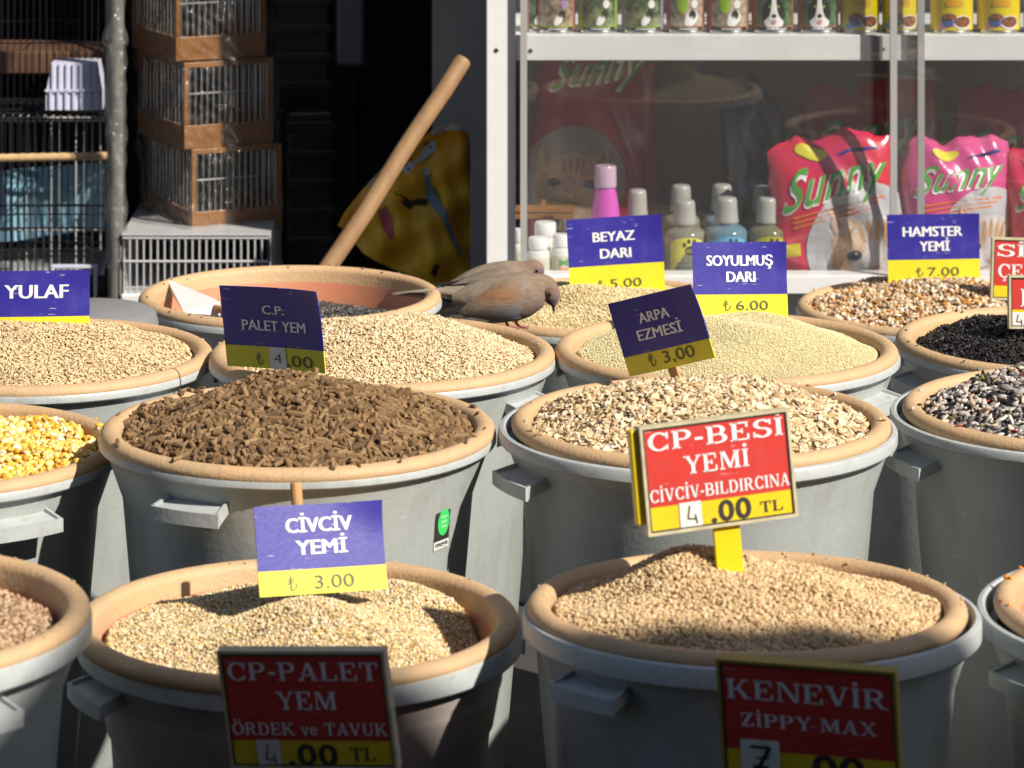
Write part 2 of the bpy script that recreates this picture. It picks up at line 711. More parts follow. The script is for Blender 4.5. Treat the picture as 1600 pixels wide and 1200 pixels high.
def heap(name, label, cat, parent_loc, rot, Rr, edge, peak, kmat, bmat, kind, n, size, seed, p=1.25, bumps=(), rough=0.0018,
         lay=1.0, tilt=0.35, group=None, spill=0, spill_sc=1.0):
    h = heap_fn(Rr, edge, peak, p, bumps, seed, rough)
    g = np.random.default_rng(seed + 100)
    nr, ns = 36, 96
    rr = np.linspace(0.002, 1, nr)[:, None] * Rr
    aa = np.linspace(0, 2 * PI, ns, endpoint=False)[None, :]
    X, Y = (rr * np.cos(aa)).ravel(), (rr * np.sin(aa)).ravel()
    Z = h(X, Y) - size[2] * 0.9
    V = np.stack([X, Y, Z], 1)
    idx = np.arange(nr * ns).reshape(nr, ns)
    Q = np.stack([idx[:-1], np.roll(idx[:-1], -1, 1), np.roll(idx[1:], -1, 1), idx[1:]], -1).reshape(-1, 4)[:, ::1]
    V = np.vstack([V, [[0, 0, h(np.array([0.]), np.array([0.]))[0] - size[2] * 0.9]]])
    Tc = np.stack([np.full(ns, nr * ns), idx[0], np.roll(idx[0], -1)], 1)
    # skirt and bottom so that the heap is a solid
    sk0 = len(V)
    V = np.vstack([V, np.stack([X[-ns:] * 0.95, Y[-ns:] * 0.95, np.full(ns, edge - 0.07)], 1), [[0, 0, edge - 0.07]]])
    sk = np.arange(ns) + sk0
    Q = np.vstack([Q, np.stack([idx[-1], np.roll(idx[-1], -1), np.roll(sk, -1), sk], 1)])
    Tc = np.vstack([Tc, np.stack([np.full(ns, sk0 + ns), np.roll(sk, -1), sk], 1)])
    ch = [(V, Q, 1), (V[:0], Q[:0], 1)]
    # grains
    a = g.uniform(0, 2 * PI, n)
    r = np.sqrt(g.uniform(0, 1, n)) * Rr * 0.985
    x, y = r * np.cos(a), r * np.sin(a)
    e = 0.004
    z = h(x, y)
    nx, ny = -(h(x + e, y) - h(x - e, y)) / (2 * e), -(h(x, y + e) - h(x, y - e)) / (2 * e)
    N = np.stack([nx, ny, np.ones(n)], 1)
    N += g.normal(0, tilt, (n, 3))
    N /= np.linalg.norm(N, axis=1)[:, None]
    A = g.normal(0, 1, (n, 3))
    U = np.cross(N, A)
    U /= np.linalg.norm(U, axis=1)[:, None]
    W = np.cross(N, U)
    sc = np.clip(g.lognormal(-0.03, 0.24, (n, 1)), 0.42, 1.5)
    S = np.array(size)[None, :] * sc * g.uniform(0.85, 1.15, (n, 3))
    P = np.stack([x, y, z + g.uniform(-0.6, 0.75, n) * size[2] * lay], 1)
    if spill:                # a few grains lie on the rolled rim
        sp = slice(0, spill)
        rs = (.2345 + g.uniform(-.011, .008, spill)) * spill_sc
        P[sp, 0], P[sp, 1] = rs * np.cos(a[sp]), rs * np.sin(a[sp])
        P[sp, 2] = -.005 + .85 * np.sqrt(np.maximum(.0130 ** 2 - (rs / spill_sc - .2345) ** 2, 0)) + size[2] * .7
        S[sp] *= .8
    tv = {'pellet': PEL[0], 'fine': O0[0]}.get(kind, O1[0])
    k = len(tv)
    L = tv[None] * S[:, None, :]
    if kind == 'flake':      # a bent flake
        L[:, :, 2] += (L[:, :, 0] ** 2) / S[:, None, 0] * g.uniform(-0.35, 0.5, (n, 1))
    if kind == 'chunk':
        L *= g.uniform(0.75, 1.2, (n, k, 1))
    VV = (P[:, None, :] + L[:, :, 0:1] * U[:, None, :] + L[:, :, 1:2] * W[:, None, :] + L[:, :, 2:3] * N[:, None, :]).reshape(-1, 3)
    off = (np.arange(n) * k)[:, None, None]
    if kind == 'pellet':
        f4, f3 = PEL[1], PEL[2]
        ch = [(V, Q, 1), (VV, (f4[None] + off).reshape(-1, 4), 0)]
        nv = len(V)
        me_f3 = (f3[None] + off).reshape(-1, 3)
        ch.append((np.zeros((0, 3)), me_f3 - len(VV), 0))
    else:
        tf = O0[1] if kind == 'fine' else O1[1]
        ch = [(V, Q, 1), (VV, (tf[None] + off).reshape(-1, 3), 0)]
    ch.append((np.zeros((0, 3)), Tc - (len(V) + len(VV)), 1))
    me = np_mesh(name, ch, smooth=True)
    o = obj(name, me, [kmat, bmat])
    o.location = parent_loc
    o.rotation_euler = rot
    tag(o, label, cat, group, 'stuff')
    return o, h


# ------------------------------------------------------------------ palette
def worn(name, base, base2, stain, rough=.45, sc=6.0, stretch=(1, 1, .35), amount=.5, scratch=0.0, bump=.1, fine=160):
    """used plastic: broad tone drift, drawn-out dirt marks, fine scuffs"""
    m = mat(name, base, rough, base2, sc, bump, fine, lo=.35, hi=.7)
    n, l = m.node_tree.nodes, m.node_tree.links
    b = n['Principled BSDF']
    src = b.inputs['Base Color'].links[0].from_socket
    tc = n.new('ShaderNodeTexCoord')
    mp = n.new('ShaderNodeMapping')
    mp.inputs['Scale'].default_value = stretch
    l.new(tc.outputs['Object'], mp.inputs['Vector'])
    nz = n.new('ShaderNodeTexNoise')
    nz.inputs['Scale'].default_value = sc * 6
    nz.inputs['Detail'].default_value = 9
    nz.inputs['Roughness'].default_value = .72
    nz.inputs['Distortion'].default_value = .6
    l.new(mp.outputs['Vector'], nz.inputs['Vector'])
    mr = n.new('ShaderNodeMapRange')
    mr.inputs['From Min'].default_value = .50
    mr.inputs['From Max'].default_value = .72
    mr.inputs['To Max'].default_value = amount
    l.new(nz.outputs['Fac'], mr.inputs['Value'])
    mx = n.new('ShaderNodeMix')
    mx.data_type = 'RGBA'
    l.new(mr.outputs['Result'], mx.inputs['Factor'])
    l.new(src, mx.inputs['A'])
    mx.inputs['B'].default_value = (*stain, 1)
    out = mx.outputs['Result']
    if scratch:
        m2 = n.new('ShaderNodeMapping')
        m2.inputs['Scale'].default_value = (1, 1, 7)
        m2.inputs['Rotation'].default_value = (.5, .7, .2)
        l.new(tc.outputs['Object'], m2.inputs['Vector'])
        n2 = n.new('ShaderNodeTexNoise')
        n2.inputs['Scale'].default_value = 38
        n2.inputs['Detail'].default_value = 3
        l.new(m2.outputs['Vector'], n2.inputs['Vector'])
        r2 = n.new('ShaderNodeMapRange')
        r2.inputs['From Min'].default_value = .685
        r2.inputs['From Max'].default_value = .72
        r2.inputs['To Max'].default_value = scratch
        l.new(n2.outputs['Fac'], r2.inputs['Value'])
        x2 = n.new('ShaderNodeMix')
        x2.data_type = 'RGBA'
        l.new(r2.outputs['Result'], x2.inputs['Factor'])
        l.new(out, x2.inputs['A'])
        x2.inputs['B'].default_value = (.72, .72, .74, 1)
        out = x2.outputs['Result']
    l.new(out, b.inputs['Base Color'])
    return m


M_grey = worn('grey bin plastic', (0.42, 0.445, 0.435), (0.35, 0.375, 0.37), (.24, .235, .21), .42, 4.0, (1, 1, .22), .45, .35)
M_lip = worn('grey bin rim plastic', (0.46, 0.49, 0.49), (0.39, 0.415, 0.415), (.27, .25, .22), .42, 8.0, (1, 1, 1), .5, .3)
M_terra = mat('terracotta plastic, dusty', (0.60, 0.29, 0.135), 0.55, (0.50, 0.34, 0.185), 14.0, 0.06, 150, lo=0.40, hi=0.60)
M_dust = worn('dusty worn tan rim', (0.60, 0.38, 0.195), (0.49, 0.335, 0.185), (.36, .29, .20), .62, 9.0, (1, 1, 1), .75, .12, .25, 200)
M_terra_in = mat('terracotta inside', (0.66, 0.24, 0.13), 0.5, (0.56, 0.25, 0.14), 18.0)
M_yel = mat('yellow card', (0.76, 0.70, 0.03), 0.4, (0.70, 0.62, 0.03), 20.0, coat=0.05)
M_white = mat('white print', (0.82, 0.82, 0.84), 0.45)
M_black = mat('black print', (0.035, 0.033, 0.03), 0.5)
M_thin = mat('thin grey print', (0.09, 0.085, 0.04), 0.5)
M_oran = mat('yellow board', (0.80, 0.60, 0.02), 0.35, (0.72, 0.52, 0.02), 16.0)
M_ypost = mat('yellow painted stake', (0.78, 0.60, 0.012), 0.35, (0.70, 0.52, 0.012), 25.0)
M_edge = mat('pale board edging', (0.62, 0.55, 0.36), 0.5, (0.45, 0.40, 0.26), 60.0)
M_lam = mat('clear laminate edge', (0.6, 0.62, 0.66), 0.2)
M_paper = mat('paper slip', (0.78, 0.76, 0.74), 0.6, (0.68, 0.66, 0.64), 40.0)
M_wood = mat('pale wood', (0.52, 0.29, 0.115), 0.6, (0.40, 0.20, 0.075), 9.0, 0.1, 60, stretch=(4, 4, 0.6))
M_cagewood = mat('varnished cage wood', (0.31, 0.14, 0.042), 0.4, (0.21, 0.09, 0.027), 9.0, 0.05, 60, stretch=(0.7, 3, 5))
M_wpaint = mat('white painted metal', (0.80, 0.80, 0.80), 0.35, (0.72, 0.72, 0.71), 6.0, lo=0.45, hi=0.75)
M_alu = mat('aluminium strip', (0.55, 0.55, 0.54), 0.35, metal=0.35)
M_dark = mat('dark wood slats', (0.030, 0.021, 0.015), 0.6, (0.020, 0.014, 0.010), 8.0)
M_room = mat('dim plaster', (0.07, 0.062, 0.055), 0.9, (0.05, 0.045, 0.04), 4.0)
M_back = mat('grey brown back board', (0.23, 0.195, 0.18), 0.7, (0.19, 0.16, 0.15), 5.0)
M_wire_d = mat('dark wire', (0.03, 0.03, 0.035), 0.35, metal=0.6)
M_wire_w = mat('white coated wire', (0.50, 0.50, 0.51), 0.3)
M_wire_s = mat('zinc wire', (0.55, 0.56, 0.57), 0.25, metal=0.8)
M_pole = mat('grey metal upright', (0.20, 0.185, 0.17), 0.5, (0.13, 0.115, 0.10), 12.0)
M_tarp = mat('light blue plastic tray', (0.33, 0.58, 0.74), 0.4, (0.25, 0.50, 0.68), 8.0)
M_lav = mat('pale lavender plastic', (0.62, 0.62, 0.76), 0.35)
M_screw = mat('screw head', (0.16, 0.15, 0.14), 0.4, metal=0.8)
M_capg = mat('grey bottle cap', (0.36, 0.36, 0.34), 0.3)
M_ground = mat('stone paving', (0.06, 0.055, 0.05), 0.9, (0.04, 0.037, 0.035), 3.0, 0.4, 40)
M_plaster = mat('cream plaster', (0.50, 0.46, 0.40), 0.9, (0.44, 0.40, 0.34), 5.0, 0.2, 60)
M_canvas = mat('dark green canvas', (0.05, 0.06, 0.05), 0.9, (0.04, 0.05, 0.04), 12.0)
M_glass = film_mat('window pane', 0.04, 0.0, 0, 1, tint=(0.985, 0.99, 0.99), haze=0.022)
M_film = film_mat('cling film', 0.035, 0.09, 1.0, 55, tint=(0.94, 0.94, 0.94), haze=0.010)
M_film2 = film_mat('crumpled cling film', 0.07, 0.12, 1.0, 60, tint=(0.92, 0.92, 0.92), haze=0.05)

M_blue = worn('blue card', (0.026, 0.020, 0.26), (0.042, 0.034, 0.32), (.10, .09, .34), .42, 5.0, (1, 1, 1), .35, .45, .05)
M_red = worn('red board', (0.62, 0.045, 0.035), (0.50, 0.035, 0.03), (.46, .10, .08), .42, 5.0, (1, 1, 1), .4, .25, .05)
M_pinkgrey = worn('faded pinkish grey plastic', (.44, .37, .35), (.37, .31, .30), (.24, .21, .19), .45, 4.0, (1, 1, .22), .45, .3)

# ------------------------------------------------------------------ the setting
bm = B()
gx, gy = 60, 60
for i in range(1):
    vs = [bm.verts.new(p) for p in ((-40, -30, 0), (40, -30, 0), (40, 40, 0), (-40, 40, 0))]
    bm.faces.new(vs)
tag(obj('ground', bm, M_ground), kind='structure')

# the shop: facade behind the shelf, dark room behind the doorway
shop = empty('shop_building', (0, 7.05, 0), label='pet shop front with a dark open doorway behind the bins', cat='shop')


def sub(name, x0, x1, y0, y1, z0, z1, m, parent, loc=(0, 7.05, 0)):
    b_ = B()
    box(b_, x0 - loc[0], x1 - loc[0], y0 - loc[1], y1 - loc[1], z0 - loc[2], z1 - loc[2])
    return obj(name, b_, m, parent)


sub('facade_wall', -0.16, 6.0, 7.06, 7.22, 0.0, 3.2, M_plaster, shop)
sub('facade_wall', -6.0, -1.42, 7.06, 7.22, 0.0, 3.2, M_plaster, shop)
sub('lintel', -1.418, -0.162, 7.07, 7.21, 2.35, 3.198, M_plaster, shop)
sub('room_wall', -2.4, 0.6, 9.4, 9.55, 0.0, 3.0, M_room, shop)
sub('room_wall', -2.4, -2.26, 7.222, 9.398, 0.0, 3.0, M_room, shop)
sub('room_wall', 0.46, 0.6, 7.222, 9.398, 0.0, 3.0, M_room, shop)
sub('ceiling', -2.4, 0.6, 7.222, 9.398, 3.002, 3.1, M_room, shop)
sub('roof', -6.0, 6.0, 7.0, 9.6, 3.202, 3.32, M_plaster, shop)

# unseen canvas sheet, added so its edge shades the nearest bins
aw = empty('added_awning', (0, 2.3, 0), label='unseen dark green canvas sheet on poles, added to shade the nearest bins', cat='added_awning')
bm = B()
n = 24
AWE = 2.17
for i in range(n):
    for j in range(10):
        def pt(a, b):
            x = 1.55 + 10 * a / n
            y = -3.2 + (AWE + 3.2) * b / 10
            return Vector((x, y - 2.3 + (0.012 * math.sin(x * 5) if b == 10 else 0), 2.8 - 0.06 * math.sin(PI * b / 10)))
        bm.faces.new([bm.verts.new(pt(i + a, j + b)) for a, b in ((0, 0), (1, 0), (1, 1), (0, 1))])
bmesh.ops.remove_doubles(bm, verts=bm.verts[:], dist=1e-4)
o = obj('canvas', bm, M_canvas, aw)
sm = o.modifiers.new('thickness', 'SOLIDIFY')
sm.thickness = 0.006
for x in (1.6, 11.5):
    for y in (-3.1, 2.28):
        bm = B()
        tube(bm, [(x, y - 2.3, 0), (x, y - 2.3, 2.79)], 0.03, 10)
        obj('pole', bm, M_alu, aw)


# unseen building behind the camera, added to block sky fill
ob = empty('added_building', (1.0, -4.0, 0), label='plain unseen building added across the lane to block sky light', cat='building')
sub('wall', -9, 11, -4.6, -4.0, 0, 7.0, M_room, ob, (1.0, -4.0, 0))
sub('roof', -9.1, 11.1, -4.7, -3.9, 7.002, 7.15, M_room, ob, (1.0, -4.0, 0))

# ------------------------------------------------------------------ feed bins
def bin_body(H, lh=.013, ridge=False):
    bm = B()
    lip = [(0.2518, -lh - .002), (0.2535, -lh), (0.2535, -0.006), (0.2518, -0.003), (0.247, -0.002), (0.243, -0.006), (0.240, -0.03)]
    k = 0.045 / 0.6
    def rad(z):
        return 0.2275 + 0.085 * (z + 0.03)
    prof = [(rad(-H) - 0.004, -H), (rad(-H), -H + 0.008)]
    if ridge:
        prof += [(rad(-0.118) - 0.0035, -0.118), (rad(-0.112), -0.112), (rad(-0.070) + .004, -0.070), (rad(-0.064) + .006, -0.063)]
    prof += [(rad(-lh - .012), -lh - .012), (rad(-lh - .005) + 0.002, -lh - .0035)]
    prof += lip
    prof += [(rad(-0.1) - 0.006, -0.10), (rad(-H) - 0.006, -H + 0.012), (0.0, -H + 0.012)]
    prof = [(0.0, -H)] + prof
    lathe(bm, prof, 96)
    return bm


def bin_handle(a):
    bm = B()
    def P(r, d, z):
        ang = a + R(d)
        return (r * math.cos(ang), r * math.sin(ang), z)
    n = 10
    hw = 9.6
    def arc_box(r0, r1, z0, z1, d0, d1, dz=0.0):
        rows = []
        for i in range(n + 1):
            d = d0 + (d1 - d0) * i / n
            rows.append([bm.verts.new(P(r0, d, z0 + dz)), bm.verts.new(P(r1, d, z0)), bm.verts.new(P(r1, d, z1)), bm.verts.new(P(r0, d, z1 + dz))])
        for p, q in zip(rows, rows[1:]):
            for k in range(4):
                bm.faces.new((p[k], p[(k + 1) % 4], q[(k + 1) % 4], q[k]))
        bm.faces.new(rows[0]); bm.faces.new(rows[-1][::-1])
    arc_box(0.222, 0.265, -0.050, -0.046, -hw, hw, .010)           # tray
    arc_box(0.2655, 0.2695, -0.060, -0.043, -hw - 0.9, hw + 0.9)       # grip
    arc_box(0.222, 0.2652, -0.058, -0.0425, -hw - .9, -hw - .05, .012)
    arc_box(0.222, 0.2652, -0.058, -0.0425, hw + .05, hw + .9, .012)
    return bm


def bin_liner(sc, dep=0.13):
    bm = B()
    prof = []
    rc, rt = 0.2345, 0.0130
    for k in range(15):
        t = R(-52 + 232 * k / 14)
        prof.append((rc + rt * math.cos(t), -0.005 + rt * 0.85 * math.sin(t)))
    prof += [(0.218, -0.02), (0.211, -0.06), (0.194, -dep), (0.0, -dep)]
    prof += [(0.0, -dep - 0.004), (0.197, -dep - 0.004), (0.2135, -0.06), (0.2205, -0.022)]
    lathe(bm, [(r * sc, z) for r, z in prof], 96, close=False)
    for f in bm.faces:
        c = f.calc_center_median()
        if c.z < -0.019:
            f.material_index = 1
    return bm


BINS = {}
GB = 'feed bins standing in rows in front of the shop'


def feed_bin(key, cx, wpx, cy, az, label, lsc=1.018, loff=(0, 0), tilt=(0, 0), terr=False, lh=.013):
    Y = F * 0.505 / wpx
    p = at(cx, cy, Y)
    root = empty('feed_bin', (p.x, p.y, 0), (R(tilt[0]), R(tilt[1]), R(rng.uniform(-5, 5))), label, 'feed bin', GB)
    root.location = p - root.rotation_euler.to_matrix() @ Vector((0, 0, p.z))
    H = p.z - 0.001
    bo = obj('body', bin_body(H, lh, key == 'chick'), M_pinkgrey if key == 'chick' else M_grey, root, True)
    bo.location.z = p.z
    bo.data.materials.append(M_lip)
    for pl in bo.data.polygons:
        if pl.center.z > -lh - .003 and math.hypot(pl.center.x, pl.center.y) > 0.238:
            pl.material_index = 1
    for da in (0, PI):
        h = obj('handle', bin_handle(R(az + math.degrees(da)) - root.rotation_euler.z), M_lip, root)
        h.location.z = p.z
    li = obj('liner', bin_liner(lsc), [M_dust if terr else M_dust, M_terra_in], root, True)
    li.location = (loff[0], loff[1], p.z + 0.004)
    BINS[key] = (Vector((p.x + loff[0], p.y + loff[1], p.z + 0.004)), root, lsc)
    return root


feed_bin('chick', 470, 690, 973, -152, 'grey bin of crushed yellow grain, front row, behind the CP-PALET board', 1.03, (-.0045, -.001), lh=.026)
feed_bin('crumb', 1174, 712, 950, -137, 'grey bin of tan crumble in front row, behind the KENEVİR board', .985, (-.005, .003), (-2.0, 0), lh=.024)
feed_bin('pellet', 466, 617, 672, -118, 'grey bin heaped with dark brown pellets, black and green sticker on its side', 1.018, (0, -.002))
feed_bin('barley', 1090, 620, 662, -155, 'grey bin heaped with large pale flakes, behind the red CP-BESİ board', .975, (.004, .002), lh=.017)
feed_bin('oat', 598, 540, 555, -30, 'grey bin of pale cream grain right behind the brown pellet bin')
feed_bin('millet', 1136, 537, 548, -33, 'grey bin of fine pale yellow millet under the SOYULMUŞ DARI card', 1.018, (-.001, 0))
feed_bin('groat', 65, 535, 558, -40, 'grey bin of beige oats under the YULAF card at left edge')
feed_bin('empty', 453, 473, 465, -70, 'nearly empty grey bin with orange inside and dark seed at its bottom')
feed_bin('white', 945, 450, 482, -75, 'grey bin of cream millet under the BEYAZ DARI card, doves on its rim')
feed_bin('hamster', 1465, 440, 482, -75, 'grey bin of mixed hamster grain under the HAMSTER YEMİ card')
feed_bin('black', 1655, 510, 535, -160, 'grey bin of black sunflower seed at right edge')
feed_bin('mixed', 1693, 600, 642, -160, 'grey bin of striped black and white seed mix at right edge', .975, (.004, 0))
feed_bin('corner', 1880, 700, 950, -150, 'grey bin cut off by the lower right corner, mostly orange liner showing', .96, (.003, 0), lh=.022)
feed_bin('corn', -116, 606, 703, -52, 'grey bin of broken yellow corn at left edge')
feed_bin('bran', -240, 760, 964, -50, 'grey bin of brown bran at lower left corner of the photo', lh=.024)

# sticker on the pellet bin
bl, broot, _ = BINS['pellet']
def onbody(root, rz0):
    def f(x, z, dr=0.0012):
        r = 0.2275 + 0.085 * (z + 0.056) + dr
        a = rz0 + x / r
        return Vector((r * math.cos(a), r * math.sin(a), z))
    return f
ang = math.acos((694 - 466) / 272)
fb = onbody(broot, -ang - broot.rotation_euler.z)
st = None
bm = B()
NOFLIP = True
poly_patch(bm, [(-.016, -.058), (.016, -.058), (.016, -.135), (-.016, -.135)][::-1], fb, 0, 6)
poly_patch(bm, [(-.016, -.1353), (.016, -.1353), (.016, -.146), (-.016, -.146)][::-1], fb, 1, 4)
f2 = lambda x, z: fb(x, z, .0018)
poly_patch(bm, ell(0.001, -.112, .0125, .017), f2, 2, 4)
poly_patch(bm, [(-.016, -.058), (.016, -.058), (.016, -.072), (-.016, -.072)][::-1], f2, 3, 4)
for i, wd in enumerate((.012, .013, .006)):
    poly_patch(bm, [(-wd, -.076 - i * .0055), (wd, -.076 - i * .0055), (wd, -.0795 - i * .0055), (-wd, -.0795 - i * .0055)][::-1], f2, 1, 3)
f3 = lambda x, z: fb(x, z, .0024)
for i in range(3):
    poly_patch(bm, [(-.006 + i * .001, -.104 - i * .006), (.007, -.104 - i * .006), (.006, -.107 - i * .006), (-.007 + i * .001, -.107 - i * .006)][::-1], f3, 4, 3)
put_geo(bm, fit_geo(text_geo('mega', .02), 0, -.1405, .026, .007), lambda x, z: f2(x, z), 0)
so_ = obj('sticker', bm, [M_black, M_paper, mat('green dot', (.06, .62, .14), .4), mat('dark red print', (.10, .01, .015), .4), mat('pale green', (.3, .75, .35), .5)], broot)
so_.location.z = bl.z - 0.004 + .026
NOFLIP = False

# ---- contents ------------------------------------------------------------
def K(stops, rough=.75):
    K.i = getattr(K, 'i', 0) + 1
    return kernel_mat('grain %d' % K.i, stops, rough)


def fill(key, name, label, kmat, base, kind, n, size, edge, peak, seed, Rr=None, **kw):
    loc, root, sc = BINS[key]
    bmat = mat(name + ' base ' + key, base, .9, tuple(c * .7 for c in base), 150, .4, 400)
    return heap(name, label, 'animal feed', loc, root.rotation_euler, (Rr or 0.2185) * sc, edge, peak, kmat, bmat, kind, n, size, seed, spill=26, spill_sc=sc, **kw)


def c3(h):
    return tuple(((int(h[i:i + 2], 16) / 255 + .055) / 1.055) ** 2.4 if int(h[i:i + 2], 16) > 10 else int(h[i:i + 2], 16) / 255 / 12.92 for i in (0, 2, 4))


kb = K([(0, c3('5d4731')), (.5, c3('7c6245')), (1, c3('967856'))], .85)
fill('pellet', 'brown_pellets', 'heap of dark brown rod pellets behind the CİVCİV YEMİ card', kb, c3('3a281b'), 'pellet', 6400, (.0078, .0029, .0029), -.006, .059, 1, p=1.8, tilt=.34, lay=2.2, rough=.0035)
kf = K([(0, c3('ab8b65')), (.25, c3('cbb08a')), (.6, c3('d8c19a')), (.9, c3('e6d6b8')), (1, c3('ede2cc'))], .7)
fill('barley', 'barley_flakes', 'heap of large pale flattened barley flakes behind the red CP-BESİ board', kf, c3('957650'), 'flake', 8500, (.0056, .0040, .0009), -.006, .052, 2, p=1.7, tilt=.5, lay=4.0, rough=.003)
ko = K([(0, c3('b99b75')), (.3, c3('d2b992')), (.7, c3('dcc7a0')), (1, c3('e8d9bb'))], .75)
fill('oat', 'crushed_oats', 'heap of pale cream grain around the C.P. PALET YEM card', ko, c3('b89d78'), 'flake', 21000, (.0033, .0017, .0009), -.006, .050, 3, p=1.8, tilt=.45, lay=3.0, rough=.003)
kg = K([(0, c3('b4966f')), (.3, c3('cfb48c')), (.7, c3('d5bd93')), (1, c3('e0cda8'))], .75)
fill('groat', 'oats', 'heap of beige oats under the YULAF card', kg, c3('b89d78'), 'grain', 21000, (.0033, .0014, .0011), -.006, .050, 4, p=1.5, tilt=.3, lay=3.0, rough=.003)
km = K([(0, c3('d0c28e')), (.5, c3('ddd1a4')), (1, c3('e7debb'))], .7)
fill('millet', 'millet', 'heap of very fine pale yellow millet under the SOYULMUŞ DARI card', km, c3('d6c99a'), 'fine', 60000, (.0010, .0009, .0009), -.006, .052, 5, p=1.7, tilt=.4, lay=1.6, rough=.002)
kw_ = K([(0, c3('b79c6c')), (.4, c3('d6c191')), (.8, c3('e2d2a8')), (1, c3('eadfbe'))], .7)
fill('white', 'white_millet', 'heap of cream millet under the BEYAZ DARI card that the doves peck', kw_, c3('c4ac7c'), 'grain', 24000, (.0019, .0013, .0011), -.006, .040, 6, p=1.6, tilt=.4, lay=2.2, rough=.003)
kh = K([(0, c3('5a3c2a')), (.12, c3('b0845a')), (.3, c3('cdb08a')), (.5, c3('dcc8a8')), (.6, c3('8f8068')), (.72, c3('d9922e')), (.8, c3('d8c6aa')), (.92, c3('efe6d6')), (1, c3('2a2320'))], .6)
fill('hamster', 'hamster_mix', 'heap of mixed corn, seed and pellets under the HAMSTER YEMİ card', kh, c3('80643f'), 'chunk', 6800, (.0050, .0034, .0025), -.006, .049, 7, p=1.6, tilt=.6, lay=2.0, rough=.003)
ks = K([(0, c3('0c0b0d')), (.6, c3('1b191b')), (.9, c3('2e2b2b')), (1, c3('4a4542'))], .38)
fill('black', 'black_seed', 'heap of glossy black sunflower seed at right edge', ks, c3('0a090a'), 'grain', 7000, (.0056, .0027, .0018), -.012, .040, 8, p=1.2, tilt=.5, lay=2.5, rough=.003)
kx = K([(0, c3('17151a')), (.22, c3('2c282c')), (.3, c3('8d8580')), (.5, c3('c9c0ba')), (.66, c3('3a3436')), (.8, c3('ddd4cc')), (.9, c3('b79b76')), (.945, c3('d8cfc8')), (.95, c3('93231f')), (.965, c3('93231f')), (.97, c3('4c6a2e')), (1, c3('c8a03a'))], .5)
fill('mixed', 'striped_seed_mix', 'heap of black and white striped seed mix at right edge', kx, c3('453d3c'), 'grain', 5600, (.0068, .0034, .0022), -.006, .060, 9, p=1.7, tilt=.5, lay=2.2, rough=.003)
kc = K([(0, c3('c48a26')), (.25, c3('e2ae3e')), (.5, c3('eec45c')), (.72, c3('f1d890')), (.9, c3('f4e9c6')), (1, c3('b5712a'))], .5)
fill('corn', 'cracked_corn', 'heap of broken yellow corn at left edge', kc, c3('a87b2c'), 'chunk', 6000, (.0052, .0042, .0028), -.01, .034, 10, p=1.2, tilt=.6, lay=2.0, rough=.003)
kn = K([(0, c3('8a6d52')), (.4, c3('b39474')), (.8, c3('c6a987')), (1, c3('d8c09f'))], .8)
fill('bran', 'bran', 'brown bran lying low in the bin at the lower left corner', kn, c3('84664a'), 'grain', 15000, (.0034, .0016, .0010), -.022, .016, 11, Rr=.210, p=1.6, tilt=.4, lay=2.0)
kz = K([(0, c3('86705a')), (.15, c3('c0a57c')), (.4, c3('d6be96')), (.6, c3('e0cca4')), (.75, c3('dcb866')), (.9, c3('e9dcba')), (1, c3('f3ecd8'))], .7)
fill('chick', 'chick_crumble', 'heap of crushed yellow and grey grain behind the CP-PALET board', kz, c3('b89c70'), 'chunk', 34000, (.0018, .0015, .0011), -.017, .012, 12, Rr=.2115, p=1.6, tilt=.6, lay=2.4, rough=.002,
     bumps=((.030, -.045, .040, .085, .075), (.195, .02, -.055, .035, .075), (-.06, .12, .012, .06, .05), (.10, .14, .020, .06, .05)))
kr = K([(0, c3('a4865f')), (.3, c3('c8a97e')), (.7, c3('d6ba90')), (1, c3('e2cba6'))], .8)
fill('crumb', 'crumble_feed', 'heap of tan crumble with the yellow stake of the CP-BESİ board in it', kr, c3('a98a62'), 'chunk', 36000, (.0021, .0018, .0016), -.008, .036, 13, p=1.4, tilt=.5, lay=2.4, rough=.0022,
     bumps=((-.075, .06, .030, .06, .08), (.02, -.05, .010, .10, .05), (.09, .03, .008, .06, .05)))
kq = K([(0, c3('b0481e')), (.3, c3('d9962e')), (.6, c3('e8bb4e')), (.85, c3('d8492e')), (1, c3('f0dca0'))], .6)
fill('corner', 'orange_mix', 'orange and yellow feed mix in the bin at the lower right corner', kq, c3('a3602a'), 'chunk', 6000, (.0036, .0030, .0022), -.035, .02, 14, Rr=.206, p=1.4, tilt=.6, lay=2.2)
kd = K([(0, c3('2d2b2c')), (.5, c3('4a4848')), (.85, c3('6a6662')), (1, c3('8a8378'))], .6)
fill('empty', 'dark_seed', 'dark grey seed lying low in the nearly empty bin', kd, c3('2f2d2d'), 'grain', 8000, (.0034, .0018, .0014), -.052, .012, 15, Rr=.2055, p=1.5, tilt=.4, lay=2.0)


# ------------------------------------------------------------------ price cards
GC = 'blue and yellow price cards stuck in the feed'
GR = 'red and yellow price boards'


